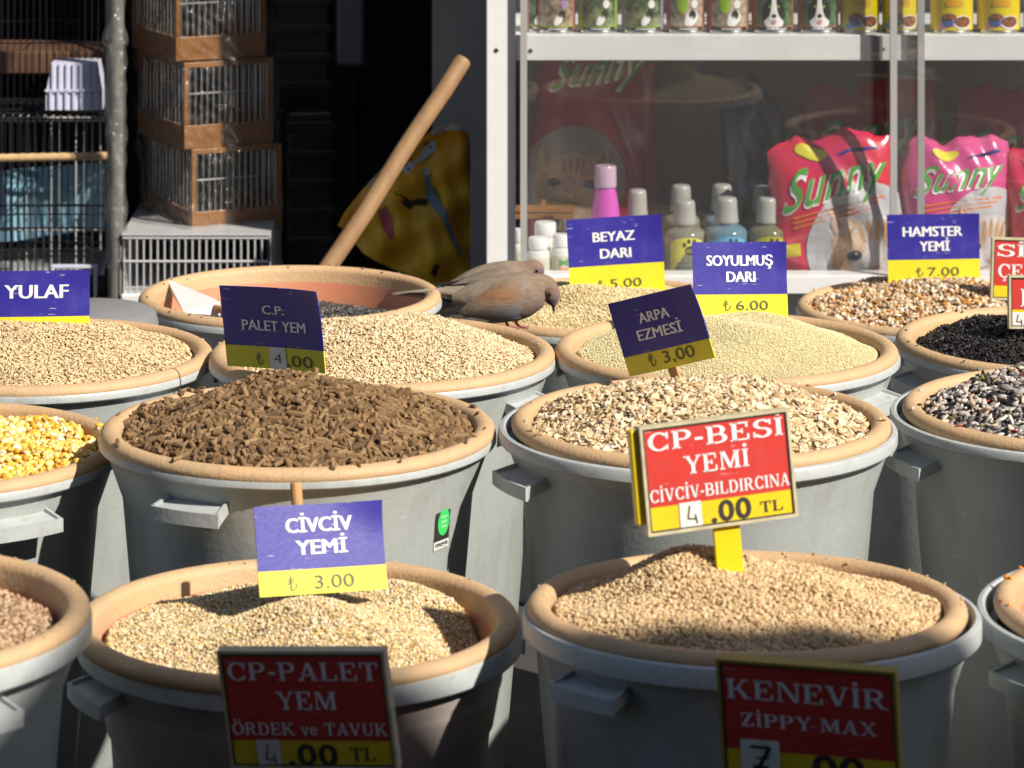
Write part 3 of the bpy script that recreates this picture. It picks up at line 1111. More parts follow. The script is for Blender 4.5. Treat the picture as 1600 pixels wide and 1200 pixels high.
def card(label, px, py, Y, wpx, hpx, roll, yaw, pitch, lines, price, split=.72, stake=0.10, slip=None, dowel=None, lira_x=None, ph=.13, bold=.027):
    wd, ht = wpx * Y / F / math.cos(R(yaw)), hpx * Y / F
    base = at(px, py, Y)
    root = empty('price_card', base, (R(pitch), R(roll), R(yaw)), label, 'price card', GC)
    hsh = (sum(map(ord, label)) % 17) / 17.0 - .5
    def bend(x, y):
        return .010 * hsh * (2 * x / wd) ** 2 + .006 * (abs(hsh) - .2) * (x / wd + .5) * (y / ht + .5) * 2 - .022 * max(0, x / wd + y / ht - .5) ** 2
    def slab(z0, z1):
        b2 = B()
        N = 14
        g = [[[b2.verts.new((-wd / 2 + wd * i / N, bend(-wd / 2 + wd * i / N, z0 + (z1 - z0) * j / 6) + dy, z0 + (z1 - z0) * j / 6)) for i in range(N + 1)] for j in range(7)] for dy in (-.0008, .0008)]
        for q, sg in ((g[0], 1), (g[1], -1)):
            for j in range(6):
                for i in range(N):
                    f = (q[j][i], q[j][i + 1], q[j + 1][i + 1], q[j + 1][i])
                    b2.faces.new(f if sg > 0 else f[::-1])
        rim = [(0, i) for i in range(N)] + [(j, N) for j in range(6)] + [(6, N - i) for i in range(N)] + [(6 - j, 0) for j in range(6)]
        for a, c in zip(rim, rim[1:] + rim[:1]):
            b2.faces.new((g[0][a[0]][a[1]], g[1][a[0]][a[1]], g[1][c[0]][c[1]], g[0][c[0]][c[1]]))
        return b2
    obj('name_panel', slab(ht * (.5 - split), ht / 2), M_blue, root, True)
    obj('price_strip', slab(-ht / 2, ht * (.5 - split) - .0002), M_yel, root, True)
    fn = lambda x, y: Vector((x, bend(x, y) - .0016, y))
    global NOFLIP
    NOFLIP = True
    bm = B()
    for (s, lx, ly, lw, lh) in lines:
        ref = text_geo('H', bold)
        gg = fit_geo(text_geo(s, .0), lx * wd, ly * ht, lw * wd * .97, lh * ht, ref if s.isupper() else None)
        for q in (-1, 0, 1):
            put_geo(bm, gg, lambda x, y: fn(x + q * lh * ht * .05, y) + Vector((0, -.0001 * q, 0)))
    obj('lettering', bm, M_white, root)
    if price:
        s, lx, ly, lw, lh = price
        bm = B()
        put_geo(bm, fit_geo(text_geo(s, .002), lx * wd, ly * ht, lw * wd, lh * ht, text_geo('0', .002)), fn)
        obj('price_lettering', bm, M_thin, root)
        bm = B()
        lira(bm, fn, (lira_x if lira_x is not None else lx - lw * .5 - .12) * wd, ly * ht, lh * ht * 1.15)
        obj('currency_sign', bm, M_thin, root)
    if slip:
        bm = B()
        sx, sy, sw, sh, s = slip
        f = bm.faces.new([bm.verts.new(fn(x * wd, y * ht) + Vector((0, -.0004, 0))) for x, y in ((sx - sw / 2, sy - sh / 2), (sx + sw / 2, sy - sh / 2), (sx + sw / 2, sy + sh / 2), (sx - sw / 2, sy + sh / 2))])
        put_geo(bm, fit_geo(text_geo(s, -.01), sx * wd, sy * ht, sw * .45 * wd, sh * .45 * ht), lambda x, y: fn(x, y) + Vector((0, -.0009, 0)), 1)
        obj('paper_slip', bm, [M_paper, M_thin], root)
    NOFLIP = False
    bm = B()
    if dowel:
        dx, top = dowel
        tube(bm, [(dx * wd, .0085, -ht / 2 - stake), (dx * wd, .0085, ht / 2 + top)], .0068, 12)
    else:
        box(bm, -.007, .007, .0012, .0052, -ht / 2 - stake, ht * .2)
    obj('stake', bm, M_wood, root)
    return root


def Yof(k, dy=0.0):
    return BINS[k][0].y + dy


# (text, x, y, width, height) in card fractions, origin at the card's middle
card('blue YULAF price card at left edge, tilted square above beige oats', 55, 487, Yof('groat', .05), 168, 126, 0, 4, -8,
     [('YULAF', 0.01, .245, .60, .175)], None, split=.56)
card('dark blue C.P. PALET YEM price card with a white slip over its price', 428, 513, Yof('oat', -.19), 162, 128, -4.2, -38, 4,
     [('C.P.', .01, .225, .22, .115), ('PALET YEM', .01, .03, .66, .135)], (',00', .24, -.385, .27, .14), slip=(.02, -.365, .165, .27, '4'), lira_x=-.17, split=.73)
card('blue BEYAZ DARI price card above the cream millet the doves peck', 962, 400, Yof('white', .02), 149, 121, -2.6, 6, -6,
     [('BEYAZ', -.01, .255, .45, .13), ('DARI', -.0, .04, .33, .13)], ('5.00', .09, -.345, .33, .11), split=.61, lira_x=-.17)
card('scratched light blue SOYULMUŞ DARI price card above fine yellow millet', 1156, 440, Yof('millet', .07), 148, 122, 1.5, 10, -14,
     [('SOYULMUŞ', .0, .265, .72, .14), ('DARI', .01, .06, .31, .14)], ('6.00', .12, -.30, .34, .12), split=.66, lira_x=-.15)
card('blue HAMSTER YEMİ price card in front of the glass door strips', 1459, 392, Yof('hamster', .08), 145, 114, -.3, 4, -5,
     [('HAMSTER', -.01, .265, .66, .14), ('YEMİ', .01, .065, .33, .14)], ('7.00', .10, -.28, .34, .12), split=.615, lira_x=-.16)
card('very dark tilted ARPA EZMESİ price card stuck in flakes', 1031, 517, Yof('barley', .135), 134, 118, -17.5, -42, 6,
     [('ARPA', -.01, .22, .36, .145), ('EZMESİ', .0, .0, .53, .15)], ('3,00', .13, -.345, .36, .16), split=.74, lira_x=-.18, stake=.13)
card('bright blue CİVCİV YEMİ price card on a round wooden stake', 500, 857, Yof('chick', .045), 194, 136, 3.2, 25, -20,
     [('CİVCİV', .0, .27, .53, .17), ('YEMİ', .01, .02, .41, .17)], ('3.00', .09, -.37, .31, .15), split=.72, dowel=(-.13, .026), stake=.12, lira_x=-.24)


def slip_poly(bm, x0, x1, y0, y1, yo, mi):
    f = bm.faces.new([bm.verts.new((x, yo, y)) for x, y in ((x0, y0), (x1, y0), (x1, y1), (x0, y1))])
    f.material_index = mi


def board(label, px, py, Y, wpx, hpx, roll, yaw, pitch, lines, price, split, slip=None, stake=.1, stake_w=.032, tl=None, stake_x=0.0, group=GR, edge=None, dep=.010):
    wd, ht = wpx * Y / F / math.cos(R(yaw)), hpx * Y / F
    root = empty('price_board', at(px, py, Y), (R(pitch), R(roll), R(yaw)), label, 'price board', group)
    ys = ht * (.5 - split)
    bm = B(); box(bm, -wd / 2 + .003, wd / 2 - .003, -.002, .002, ys, ht / 2 - .003)
    obj('name_panel', bm, M_red, root)
    bm = B(); box(bm, -wd / 2 + .003, wd / 2 - .003, -.002, .002, -ht / 2 + .003, ys - .0002)
    obj('price_strip', bm, M_oran, root)
    bm = B()
    e = .0034
    for (a, b, c, d) in ((-wd / 2, wd / 2, ht / 2 - e, ht / 2), (-wd / 2, wd / 2, -ht / 2, -ht / 2 + e), (-wd / 2, -wd / 2 + e, -ht / 2 + e, ht / 2 - e), (wd / 2 - e, wd / 2, -ht / 2 + e, ht / 2 - e)):
        box(bm, a, b, -.004, dep, c, d)
    obj('frame', bm, edge or M_edge, root)
    bm = B()
    i = e + .0002
    for (a, b, c, d) in ((-wd / 2 + i, wd / 2 - i, ht / 2 - i - .0016, ht / 2 - i), (-wd / 2 + i, wd / 2 - i, -ht / 2 + i, -ht / 2 + i + .0016), (-wd / 2 + i, -wd / 2 + i + .0016, -ht / 2 + i + .0016, ht / 2 - i - .0016), (wd / 2 - i - .0016, wd / 2 - i, -ht / 2 + i + .0016, ht / 2 - i - .0016)):
        box(bm, a, b, -.0032, .0, c, d)
    obj('inner_line', bm, M_black, root)
    global NOFLIP
    NOFLIP = True
    fn = lambda x, y: Vector((x, -.0026, y))
    bm = B()
    for (s, lx, ly, lw, lh) in lines:
        put_geo(bm, fit_geo(slab_geo(s), lx * wd, ly * ht, lw * wd, lh * ht, ([(0, 0), (1, 1)], [])), fn)
    obj('lettering', bm, M_white, root)
    for (s, lx, ly, lw, lh, sl) in price:
        bm = B()
        g = slab_geo(s) if sl else text_geo(s, .028)
        put_geo(bm, fit_geo(g, lx * wd, ly * ht, lw * wd, lh * ht, ([(0, 0), (1, 1)], []) if sl else text_geo('0', .028)), fn)
        obj('currency_lettering' if sl else 'price_lettering', bm, M_black, root)
    if slip:
        sx, sy, sw, sh, s = slip
        bm = B()
        slip_poly(bm, (sx - sw / 2) * wd, (sx + sw / 2) * wd, (sy - sh / 2) * ht, (sy + sh / 2) * ht, -.0031, 0)
        fz = lambda x, y: Vector((sx * wd + x * sw * wd, -.0037, sy * ht + y * sh * ht))
        def st(a, b, t):
            a, b = Vector(a), Vector(b)
            d = (b - a).normalized(); nn = Vector((-d.y, d.x)) * t
            f = bm.faces.new([bm.verts.new(fz(q.x, q.y)) for q in (a - nn, b - nn, b + nn, a + nn)])
            f.material_index = 1
        if s == '4':
            st((-.02, .36), (-.14, -.12), .035); st((-.14, -.12), (.26, -.16), .03); st((.2, .02), (.27, -.34), .035)
        else:
            st((-.25, .3), (.25, .3), .045); st((.25, .3), (-.06, -.3), .055); st((-.12, -.02), (.24, .02), .03); st((-.2, -.28), (.2, -.3), .07)
        obj('paper_slip', bm, [M_paper, M_thin if s == '4' else M_black], root)
    NOFLIP = False
    bm = B()
    box(bm, stake_x * wd - stake_w / 2, stake_x * wd + stake_w / 2, .0025, .0085, -ht / 2 - stake, ht * .1, bev=.0008)
    obj('stake', bm, M_ypost, root)
    if tl:
        bm = B()
        box(bm, -wd / 2 - .0085, -wd / 2 - .0003, .004, .018, -ht / 2 + .012, ht / 2 - .004, bev=.002)
        obj('side_batten', bm, M_ypost, root)
    return root


board('red CP-BESİ YEMİ price board on a yellow stake in tan crumble', 1122, 737, Yof('crumb', .012), 238, 168, -3.4, 16, -6,
      [('CP-BESİ', .0, .345, .90, .165), ('YEMİ', -.01, .10, .43, .165), ('CİVCİV-BILDIRCINA', .0, -.145, .93, .115)],
      [('.00', .06, -.355, .27, .20, False), ('TL', .33, -.37, .15, .10, True)], .745, (-.21, -.355, .145, .24, '4'), .085, .031, True, .03)
board('shaded red CP-PALET YEM price board at the bottom, ÖRDEK ve TAVUK on it', 481, 1108, Yof('chick', -.318), 266, 194, -4.6, -16, 8,
      [('CP-PALET', .0, .325, .90, .155), ('YEM', .0, .08, .36, .155), ('ÖRDEK ve TAVUK', .0, -.16, .93, .105)],
      [('.00', -.0, -.38, .30, .19, False), ('TL', .30, -.37, .15, .11, True)], .76, (-.26, -.38, .14, .26, '4'), .50, .032)
board('dark red KENEVİR price board at the bottom, ZİPPY MAX on it', 1264, 1130, Yof('crumb', -.33), 272, 196, -1.0, -18, 9,
      [('KENEVİR', .0, .255, .90, .165), ('ZİPPY MAX', .0, -.0, .76, .115)],
      [('.00', .12, -.36, .36, .22, False), ('TL', .42, -.38, .12, .11, True)], .76, (-.28, -.315, .22, .30, '7'), .50, .032, edge=mat('ochre edging', (.34, .25, .03), .5))
board('red SİYAH ÇEKİRDEK price board cut off at right edge, above hamster grain', 1636, 422, Yof('hamster', -.08), 176, 96, 2.5, 4, -4,
      [('SİYAH', -.12, .30, .66, .20), ('ÇEKİRDEK', .02, -.03, .92, .22)], [('.00', .0, -.36, .2, .15, False)], .77, None, .12, .02, edge=M_edge)
board('small red price board at right edge standing in black sunflower seed', 1668, 472, Yof('black', -.04), 186, 82, 1.0, 4, -6,
      [('KABAK', .0, .08, .80, .34)], [('.00', .05, -.36, .2, .16, False)], .64, (-.42, -.33, .11, .28, '4'), .10, .02, edge=M_edge)

# white folded paper lying in the empty bin
loc = BINS['empty'][0]
NOFLIP = True
pr = empty('paper_tag', (loc.x, loc.y, loc.z), label='white paper tag leaning on the edge of the nearly empty bin', cat='paper tag')
bm = B()
pts = [(262, 438, .10), (272, 440, .10), (345, 470, -.04), (345, 493, -.05), (288, 489, -.06), (270, 462, .05)]
vv = [at(x, y, loc.y + d) - loc for x, y, d in pts]
v1 = [bm.verts.new(v) for v in vv]
v2 = [bm.verts.new(v + Vector((0, .0015, -.0008))) for v in vv]
bm.faces.new(v1); bm.faces.new(v2[::-1])
for k in range(len(vv)):
    bm.faces.new((v1[k], v2[k], v2[(k + 1) % 6], v1[(k + 1) % 6]))
NOFLIP = False
obj('sheet', bm, M_paper, pr)
bm = B()
tube(bm, [at(308, 472, loc.y + .018) - loc, at(352, 486, loc.y - .075) - loc], .006, 10)
obj('stick', bm, M_wood, pr)

# ------------------------------------------------------------------ display shelf
YS = 6.60                                     # front of the shelf unit
def X(px, Y=YS): return (px - 800.0) * Y / F
def Zp(py, Y=YS): return EYE - (py - HZ) * Y / F

unit = empty('display_shelf', (0.6, YS + .17, 0), label='white display shelf with sliding glass doors full of pet goods', cat='shelf unit')
def part(name, x0, x1, y0, y1, z0, z1, m, parent=None, bev=0.0):
    parent = parent or unit
    b_ = B()
    l0 = parent.location
    box(b_, x0 - l0.x, x1 - l0.x, y0 - l0.y, y1 - l0.y, z0 - l0.z, z1 - l0.z, bev=bev)
    return obj(name, b_, m, parent)
XR = 1.75
zt = Zp(55); zb = Zp(95); zs = .468
XP0, XP1 = X(760), X(805.5)
post = part('post', XP0, XP1, YS, YS + .045, 0, 1.95, M_wpaint, bev=.002)
part('side_panel', XP0 + .004, XP0 + .022, YS + .0455, YS + .43, 0, 1.95, M_wpaint)
part('post', XR, XR + .05, YS, YS + .045, 0, 1.95, M_wpaint, bev=.002)
part('side_panel', XR + .02, XR + .045, YS + .0455, YS + .43, 0, 1.95, M_wpaint)
part('back_panel', XP0 + .0225, XR + .0195, YS + .40, YS + .42, 0.02, 1.94, M_back)
part('upper_shelf', XP1 + .0005, XR - .0005, YS + .004, YS + .3995, zb, zt, M_wpaint, bev=.0015)
part('top_shelf', XP1 + .0005, XR - .0005, YS + .004, YS + .395, 1.40, 1.43, M_wpaint, bev=.0015)
part('top_board', XP0, XR + .05, YS, YS + .43, 1.9505, 1.98, M_wpaint)
part('lower_shelf', XP0 + .0225, XR + .0195, YS + .03, YS + .395, .420, .444, M_wpaint)
part('sill', XP1 + .0005, XR - .0005, YS + .002, YS + .0295, .43, zs, M_wpaint, bev=.0015)
part('kick_panel', XP1 + .0005, XR - .0005, YS + .005, YS + .025, .02, .4275, M_wpaint)
part('bracket', X(1361), X(1379), YS - .0005, YS + .0035, zb + .001, zt - .001, mat('grey bracket', (.22, .22, .23), .5))
part('bracket', X(1418), X(1433), YS - .0005, YS + .0035, zb + .001, zt - .001, mat('grey bracket', (.22, .22, .23), .5))
for sx, sy in ((776, 78), (829.5, 79), (1379.5, 77)):
    b_ = B()
    lathe(b_, [(0, .0), (.0042, .0), (.0042, .0012), (.003, .002), (0, .002)], 12)
    b_.transform(Matrix.Rotation(R(90), 4, 'X'))
    s_ = obj('screw', b_, M_screw, unit)
    s_.location = Vector((X(sx), YS - (.0006 if sx < 800 else -.0034), Zp(sy))) - unit.location
# sliding doors: a pane in two upright strips each
def door(x0, x1, y, sl, sr):
    d = part('glass_door', x0 + .001, x1 - .001, y - .002, y + .002, zs + .001, 1.93, M_glass)
    for a in [q for q in (sl and (x0, x0 + .0125), sr and (x1 - .0125, x1)) if q]:
        s2 = part('door_strip', a[0], a[1], y - .007, y + .007, zs + .0005, 1.935, M_alu)
        s2.parent = d
        s2.location = unit.location - unit.location
    return d
door(X(813), X(1443), YS - .012, True, True)
door(X(1388), XR - .004, YS - .030, True, True)
part('door_rail', XP1 + .0005, XR - .0005, YS - .042, YS + .0015, zs - .03, zs, M_wpaint)
part('door_rail', XP1 + .0005, XR - .0005, YS - .042, YS - .001, 1.936, 1.95, M_wpaint)
M_kraft = mat('taped carton', (.10, .085, .075), .6)

# ------------------------------------------------------------------ tins
def cyl_fn(r, a0):
    return lambda x, z: Vector((r * math.cos(a0 + x / r), r * math.sin(a0 + x / r), z))

M_tin = mat('tin metal', (.55, .55, .55), .25, metal=.9)
LBL = {}
def lblmat(n, a, b, sc=60, lo=.4, hi=.6):
    return mat('label ' + n, a, .35, b, sc, lo=lo, hi=hi)
L_brown = lblmat('brown field', c3('6f5a44'), c3('b0a08a'), 55)
L_green = lblmat('green field', c3('39482c'), c3('8d9a72'), 45)
L_sand = lblmat('sand field', c3('8d7c66'), c3('c3b6a2'), 70)
L_lime = lblmat('lime', c3('8fb52a'), c3('9cc531'), 10)
L_viol = lblmat('violet', c3('8a6a9c'), c3('b79cc8'), 10)
L_salm = lblmat('salmon', c3('a8614e'), c3('c07860'), 10)
L_ochre = lblmat('ochre', c3('8a5c1f'), c3('a8752c'), 10)
L_dark = lblmat('dark', c3('1b1a17'), c3('2b2824'), 20)
L_yellow = lblmat('yellow', c3('d2bd12'), c3('e2cc1c'), 10)
L_orng = lblmat('orange yellow', c3('d39a1a'), c3('e0ad22'), 10)
L_sky = lblmat('sky blue', c3('2a8ac2'), c3('3fa4da'), 10)
L_bowl = lblmat('blue bowl', c3('3b4f86'), c3('5a6ea8'), 60)
L_meat = lblmat('brown chunks', c3('5a3020'), c3('a0663e'), 150)
L_white = lblmat('white', c3('e4e0dc'), c3('f0eeec'), 30)
L_pink = lblmat('pink', c3('c98a9a'), c3('d8a0ae'), 20)
L_grass = lblmat('dark green', c3('24402c'), c3('5f7a56'), 60)
GT = 'pet food tins lined up on the upper shelf'

def tin(px, label, kind, side, wpx=66):
    global NOFLIP
    y = YS + .055
    r = wpx * y / F / 2
    root = empty('pet_food_tin', (X(px, y), y, zt), (0, 0, 0), label, 'tin', GT)
    h = .118
    b_ = B()
    lathe(b_, [(0, .001), (r - .003, .001), (r - .001, 0), (r, .002), (r - .0006, .005), (r - .0012, .006), (r - .0012, h - .006), (r, h - .004), (r, h), (r - .003, h), (r - .004, h - .003), (0, h - .003)], 48)
    obj('can', b_, M_tin, root, True)
    NOFLIP = True
    f1 = cyl_fn(r - .0006, -PI / 2)
    b_ = B()
    C = PI * r
    def rect(x0, x1, z0, z1, mi, fn, n=10):
        for i in range(n):
            a, c = x0 + (x1 - x0) * i / n, x0 + (x1 - x0) * (i + 1) / n
            q = b_.faces.new([b_.verts.new(fn(*p)) for p in ((a, z0), (c, z0), (c, z1), (a, z1))])
            q.material_index = mi
    mats = {'brown': L_brown, 'green': L_green, 'sand': L_sand, 'dog': L_grass, 'food': L_yellow}[kind]
    ms = [mats, side, L_dark, L_white, L_meat, L_bowl, L_sky, L_pink, L_lime, L_salm, L_orng, L_viol]
    rect(-C, C, .007, h - .007, 0, f1, 48)
    f2, f3, f4 = cyl_fn(r - .0001, -PI / 2), cyl_fn(r + .0004, -PI / 2), cyl_fn(r + .0009, -PI / 2)
    if kind != 'food':
        rect(-C * .52, -C * .30, .007, h - .007, 1, f2)
        rect(C * .33, C * .5, .007, h - .007, 1, f2)
        rect(-C * .295, C * .325, .0072, .0125, 2, f2)
        rect(-C * .12, C * .2, .0085, .0105, 3, f3)
        rect(-C * .295, C * .325, .0127, .0142, 8 if kind in ('brown', 'green') else 9, f2)
    if kind in ('brown', 'green', 'sand'):
        poly_patch(b_, ell(.010, .030, .012, .016, 14, rot=-.5), f2, 3 if kind == 'sand' else 0)
        poly_patch(b_, ell(.012, .036, .0075, .009, 12), f3, 2)
        poly_patch(b_, ell(.005, .026, .007, .012, 12, rot=-.6), f3, 3)
        poly_patch(b_, ell(-.012, .055, .012, .018, 12), f2, 0)
        poly_patch(b_, ell(.016, .056, .007, .008, 12), f3, 11 if kind == 'brown' else 3)
        if kind == 'sand':
            poly_patch(b_, ell(-.008, .058, .011, .02, 14), f3, 8)
    if kind == 'dog':
        poly_patch(b_, ell(0, .022, .019, .012, 16), f2, 3)
        poly_patch(b_, ell(0, .052, .017, .020, 16), f2, 2)
        poly_patch(b_, [(-.003, .072), (.003, .072), (.006, .045), (.010, .030), (.006, .022), (-.006, .022), (-.010, .030), (-.006, .045)], f3, 3)
        poly_patch(b_, ell(0, .0345, .0045, .0036, 12), f4, 2)
        poly_patch(b_, ell(0, .0235, .0042, .0048, 12), f4, 7)
        for sx in (-1, 1):
            poly_patch(b_, ell(sx * .0085, .052, .0022, .0022, 10), f3, 8)
            poly_patch(b_, ell(sx * .017, .040, .006, .014, 12), f2, 2)
    if kind == 'food':
        poly_patch(b_, [(-.030, .0075), (.030, .0075), (.034, .020), (.020, .022), (-.02, .018), (-.034, .02)], f2, 1)
        poly_patch(b_, ell(.017, .022, .020, .013, 18), f3, 3)
        poly_patch(b_, ell(.018, .023, .017, .0105, 18), f4, 4)
        poly_patch(b_, [(-.027, .030), (.006, .032), (.0, .018), (-.008, .0135), (-.018, .0135), (-.024, .020)], f3, 5)
        poly_patch(b_, ell(-.010, .0325, .014, .0065, 16), f4, 4)
        rect(-.016, .018, .052, .064, 10, f3)
        poly_patch(b_, ell(0, .085, .022, .015, 18), f3, 3)
    obj('label', b_, ms, root)
    NOFLIP = False
    return root

tin(838, 'striped tin half hidden behind the left door strip', 'green', L_pink, 30)
tin(868, 'leftmost brown tin with lime edge on the upper shelf', 'brown', L_salm, 62)
tin(934, 'green tin with broad lime edge, third on the upper shelf', 'green', L_lime, 62)
tin(1004, 'grey green tin with violet edge on the upper shelf', 'green', L_viol, 66)
tin(1071, 'salmon edged sand tin right of the violet edged one', 'sand', L_salm, 60)
tin(1137, 'salmon edged sand tin left of the black and white dog tins', 'sand', L_salm, 66)
tin(1207, 'dog face tin, leftmost of the three with ochre edge', 'dog', L_ochre, 66)
tin(1278, 'dog face tin in the middle of the three', 'dog', L_ochre, 64)
tin(1343, 'yellow food tin with blue base beside the dog face tins', 'food', L_sky, 62)
tin(1405, 'yellow food tin behind the middle door strips, half blue', 'food', L_sky, 54)
tin(1487, 'yellow food tin with pink base right of the door strips', 'food', L_pink, 68)
tin(1560, 'yellow food tin with pink base near right edge', 'food', L_pink, 68)
tin(1632, 'yellow food tin cut off at right edge', 'food', L_pink, 66)

# ------------------------------------------------------------------ bottles and jars
ZL = .4445
GBT = 'shampoo bottles with paw print labels'
def clear(name, col, tr=.55, rough=.12):
    return mat(name, col, rough, trans=tr)

def paw_bottle(px, y, label, body_c, lab_c, wpx=64, top=309, band=True, name='shampoo_bottle'):
    global NOFLIP
    r = wpx * y / F / 2
    h = (430 - top) * y / F
    root = empty(name, (X(px, y), y, ZL), (0, 0, 0), label, 'bottle', GBT)
    b_ = B()
    hb = h * .66
    lathe(b_, [(0, 0), (r * .9, 0), (r, .004), (r, hb * .84), (r * .97, hb * .89), (r * .86, hb * .94), (r * .66, hb * .985), (r * .54, hb), (r * .54, hb + .004), (0, hb + .004)], 32)
    obj('bottle_body', b_, body_c, root, True)
    b_ = B()
    rc = r * .56
    lathe(b_, [(0, hb + .0045), (rc * 1.02, hb + .0045), (rc * 1.06, hb + .008), (rc * 1.0, hb + .012), (rc * .92, h * .88), (rc * .90, h * .96), (rc * .80, h * .99), (rc * .6, h), (0, h)], 28)
    obj('cap', b_, M_capg, root, True, 50)
    NOFLIP = True
    f1, f2, f3 = cyl_fn(r + .0004, -PI / 2 + .12), cyl_fn(r + .0009, -PI / 2 + .12), cyl_fn(r + .0014, -PI / 2 + .12)
    b_ = B()
    lw = r * .95
    top_z = hb * .76
    out = [(-lw, .006), (lw, .006), (lw, top_z * .86)] + [(lw * math.cos(R(a)), top_z * .86 + top_z * .24 * math.sin(R(a))) for a in range(15, 180, 15)] + [(-lw, top_z * .86)]
    poly_patch(b_, out, f1, 0, 5)
    pc = top_z * .78
    poly_patch(b_, ell(.006, pc, .0125, .0085, 14), f2, 1)
    for i, a in enumerate((150, 108, 66, 25)):
        poly_patch(b_, ell(.006 + .0155 * math.cos(R(a)), pc + .003 + .0145 * math.sin(R(a)), .0035, .0045, 10), f2, 1)
    for i in range(2):
        poly_patch(b_, [(-.004, pc - .004 + i * .004), (.016, pc - .004 + i * .004), (.016, pc - .0025 + i * .004), (-.004, pc - .0025 + i * .004)], f3, 0, 3)
    for i in range(4):
        z = top_z * (.45 - .1 * i)
        poly_patch(b_, [(-lw * .6, z), (lw * (.5 - .1 * (i % 2)), z), (lw * (.5 - .1 * (i % 2)), z + .0012), (-lw * .6, z + .0012)], f2, 2, 3)
    obj('label', b_, [lab_c, M_black, mat('dim print', (.12, .16, .10), .5)], root)
    NOFLIP = False
    return root

C_y = clear('yellowish clear plastic', (.42, .42, .33))
C_b = clear('bluish clear plastic', (.25, .45, .58))
C_g = clear('greenish clear plastic', (.33, .34, .20))
Lb_y = lblmat('pale yellow', c3('cfc94a'), c3('d9d36a'), 12)
Lb_b = lblmat('pale blue', c3('5ea6d0'), c3('7fbce0'), 12)
Lb_g = lblmat('mustard', c3('aaa428'), c3('bab43a'), 12)
paw_bottle(1070, YS + .085, 'clear bottle with yellow paw print label behind the two middle cards', C_y, Lb_y)
paw_bottle(1135, YS + .08, 'blue bottle with paw print label above the SOYULMUŞ DARI card', C_b, Lb_b, 66, 304)
paw_bottle(1199, YS + .08, 'olive bottle with paw print label next to the red litter bag', C_g, Lb_g, 62, 304)
paw_bottle(996, YS + .12, 'clear bottle with grey cap beside the pink spray bottle', C_y, Lb_y, 56, 298)
paw_bottle(1064, YS + .18, 'back row bottle behind the yellow labelled bottle', C_y, Lb_y, 60, 300)
paw_bottle(1128, YS + .18, 'back row bottle behind the blue bottle', C_b, Lb_b, 60, 299)
paw_bottle(1192, YS + .18, 'back row bottle behind the olive bottle', C_g, Lb_g, 60, 302)

y = YS + .10
root = empty('spray_bottle', (X(946, y), y, ZL), (0, 0, 0), 'pink bottle with a translucent pale cap behind the BEYAZ DARI card', 'bottle')
b_ = B()
h = (430 - 291) * y / F
r = 23 * y / F
lathe(b_, [(0, 0), (r * .95, 0), (r, .004), (r, h * .62), (r * .96, h * .72), (r * .80, h * .90), (r * .70, h * .97), (r * .66, h), (0, h)], 32)
obj('bottle_body', b_, mat('glossy pink plastic', (.62, .10, .50), .25, (.56, .08, .45), 12, coat=.3), root, True)
b_ = B()
h2 = (430 - 258) * y / F
lathe(b_, [(0, h + .0005), (r * .76, h + .0005), (r * .74, h2 - .003), (r * .68, h2), (0, h2)], 28)
obj('cap', b_, mat('milky pink cap', (.72, .50, .68), .2, trans=.3), root, True, 50)
NOFLIP = True
b_ = B()
fn = cyl_fn(r + .0005, -PI / 2 + .35)
for i in range(3):
    poly_patch(b_, [(-.004 + i * .004, h * .52 + i * .006), (.003 + i * .004, h * .55 + i * .006), (.005 + i * .004, h * .52 + i * .006), (-.002 + i * .004, h * .49 + i * .006)][::-1], fn, 0, 3)
poly_patch(b_, ell(-.017, h * .66, .006, .0025, 10), fn, 1, 3)
obj('label', b_, [M_white, M_blue], root)
NOFLIP = False

GJ = 'white plastic jars at the left end of the lower shelf'
def jar(px, y, wpx, top, label, lab=None):
    global NOFLIP
    r = wpx * y / F / 2
    h = (430 - top) * y / F
    root = empty('jar', (X(px, y), y, ZL), (0, 0, 0), label, 'jar', GJ)
    b_ = B()
    lathe(b_, [(0, 0), (r * .94, 0), (r, .003), (r, h * .62), (r * .92, h * .69), (r * .72, h * .72), (r * .72, h * .735), (0, h * .735)], 28)
    obj('jar_body', b_, mat('white jar plastic', (.72, .71, .68), .35), root, True)
    b_ = B()
    lathe(b_, [(0, h * .738), (r * .84, h * .738), (r * .85, h * .745), (r * .84, h * .97), (r * .78, h), (0, h)], 28)
    obj('lid', b_, mat('white lid plastic', (.78, .78, .78), .35), root, True, 50)
    NOFLIP = True
    b_ = B()
    f1, f2 = cyl_fn(r + .0004, -PI / 2), cyl_fn(r + .0009, -PI / 2)
    for i in range(14):
        a, c = -r * 1.4 + r * 2.8 * i / 14, -r * 1.4 + r * 2.8 * (i + 1) / 14
        b_.faces.new([b_.verts.new(f1(*p)) for p in ((a, .008), (c, .008), (c, h * .55), (a, h * .55))])
    poly_patch(b_, [(-.004, .012), (.014, .012), (.014, .026), (-.004, .026)], f2, 1, 3)
    poly_patch(b_, [(-.004, .027), (.014, .027), (.014, .042), (-.004, .042)], f2, 2, 3)
    obj('label', b_, [mat('cream label', (.62, .58, .46), .5), mat('orange print', (.7, .22, .04), .5), mat('green print', (.12, .32, .10), .5)] if lab else [mat('cream label', (.62, .58, .46), .5), mat('faint print', (.52, .50, .44), .5), mat('faint print', (.52, .50, .44), .5)], root)
    NOFLIP = False
jar(841, YS + .06, 36, 364, 'front white jar with a plain label just right of the door strip')
jar(877, YS + .065, 32, 360, 'white jar with green and orange label beside the BEYAZ DARI card', True)
jar(812, YS + .075, 24, 353, 'white jar mostly hidden behind the white post and door strip')
jar(852, YS + .125, 40, 350, 'larger white jar standing behind the front jars')

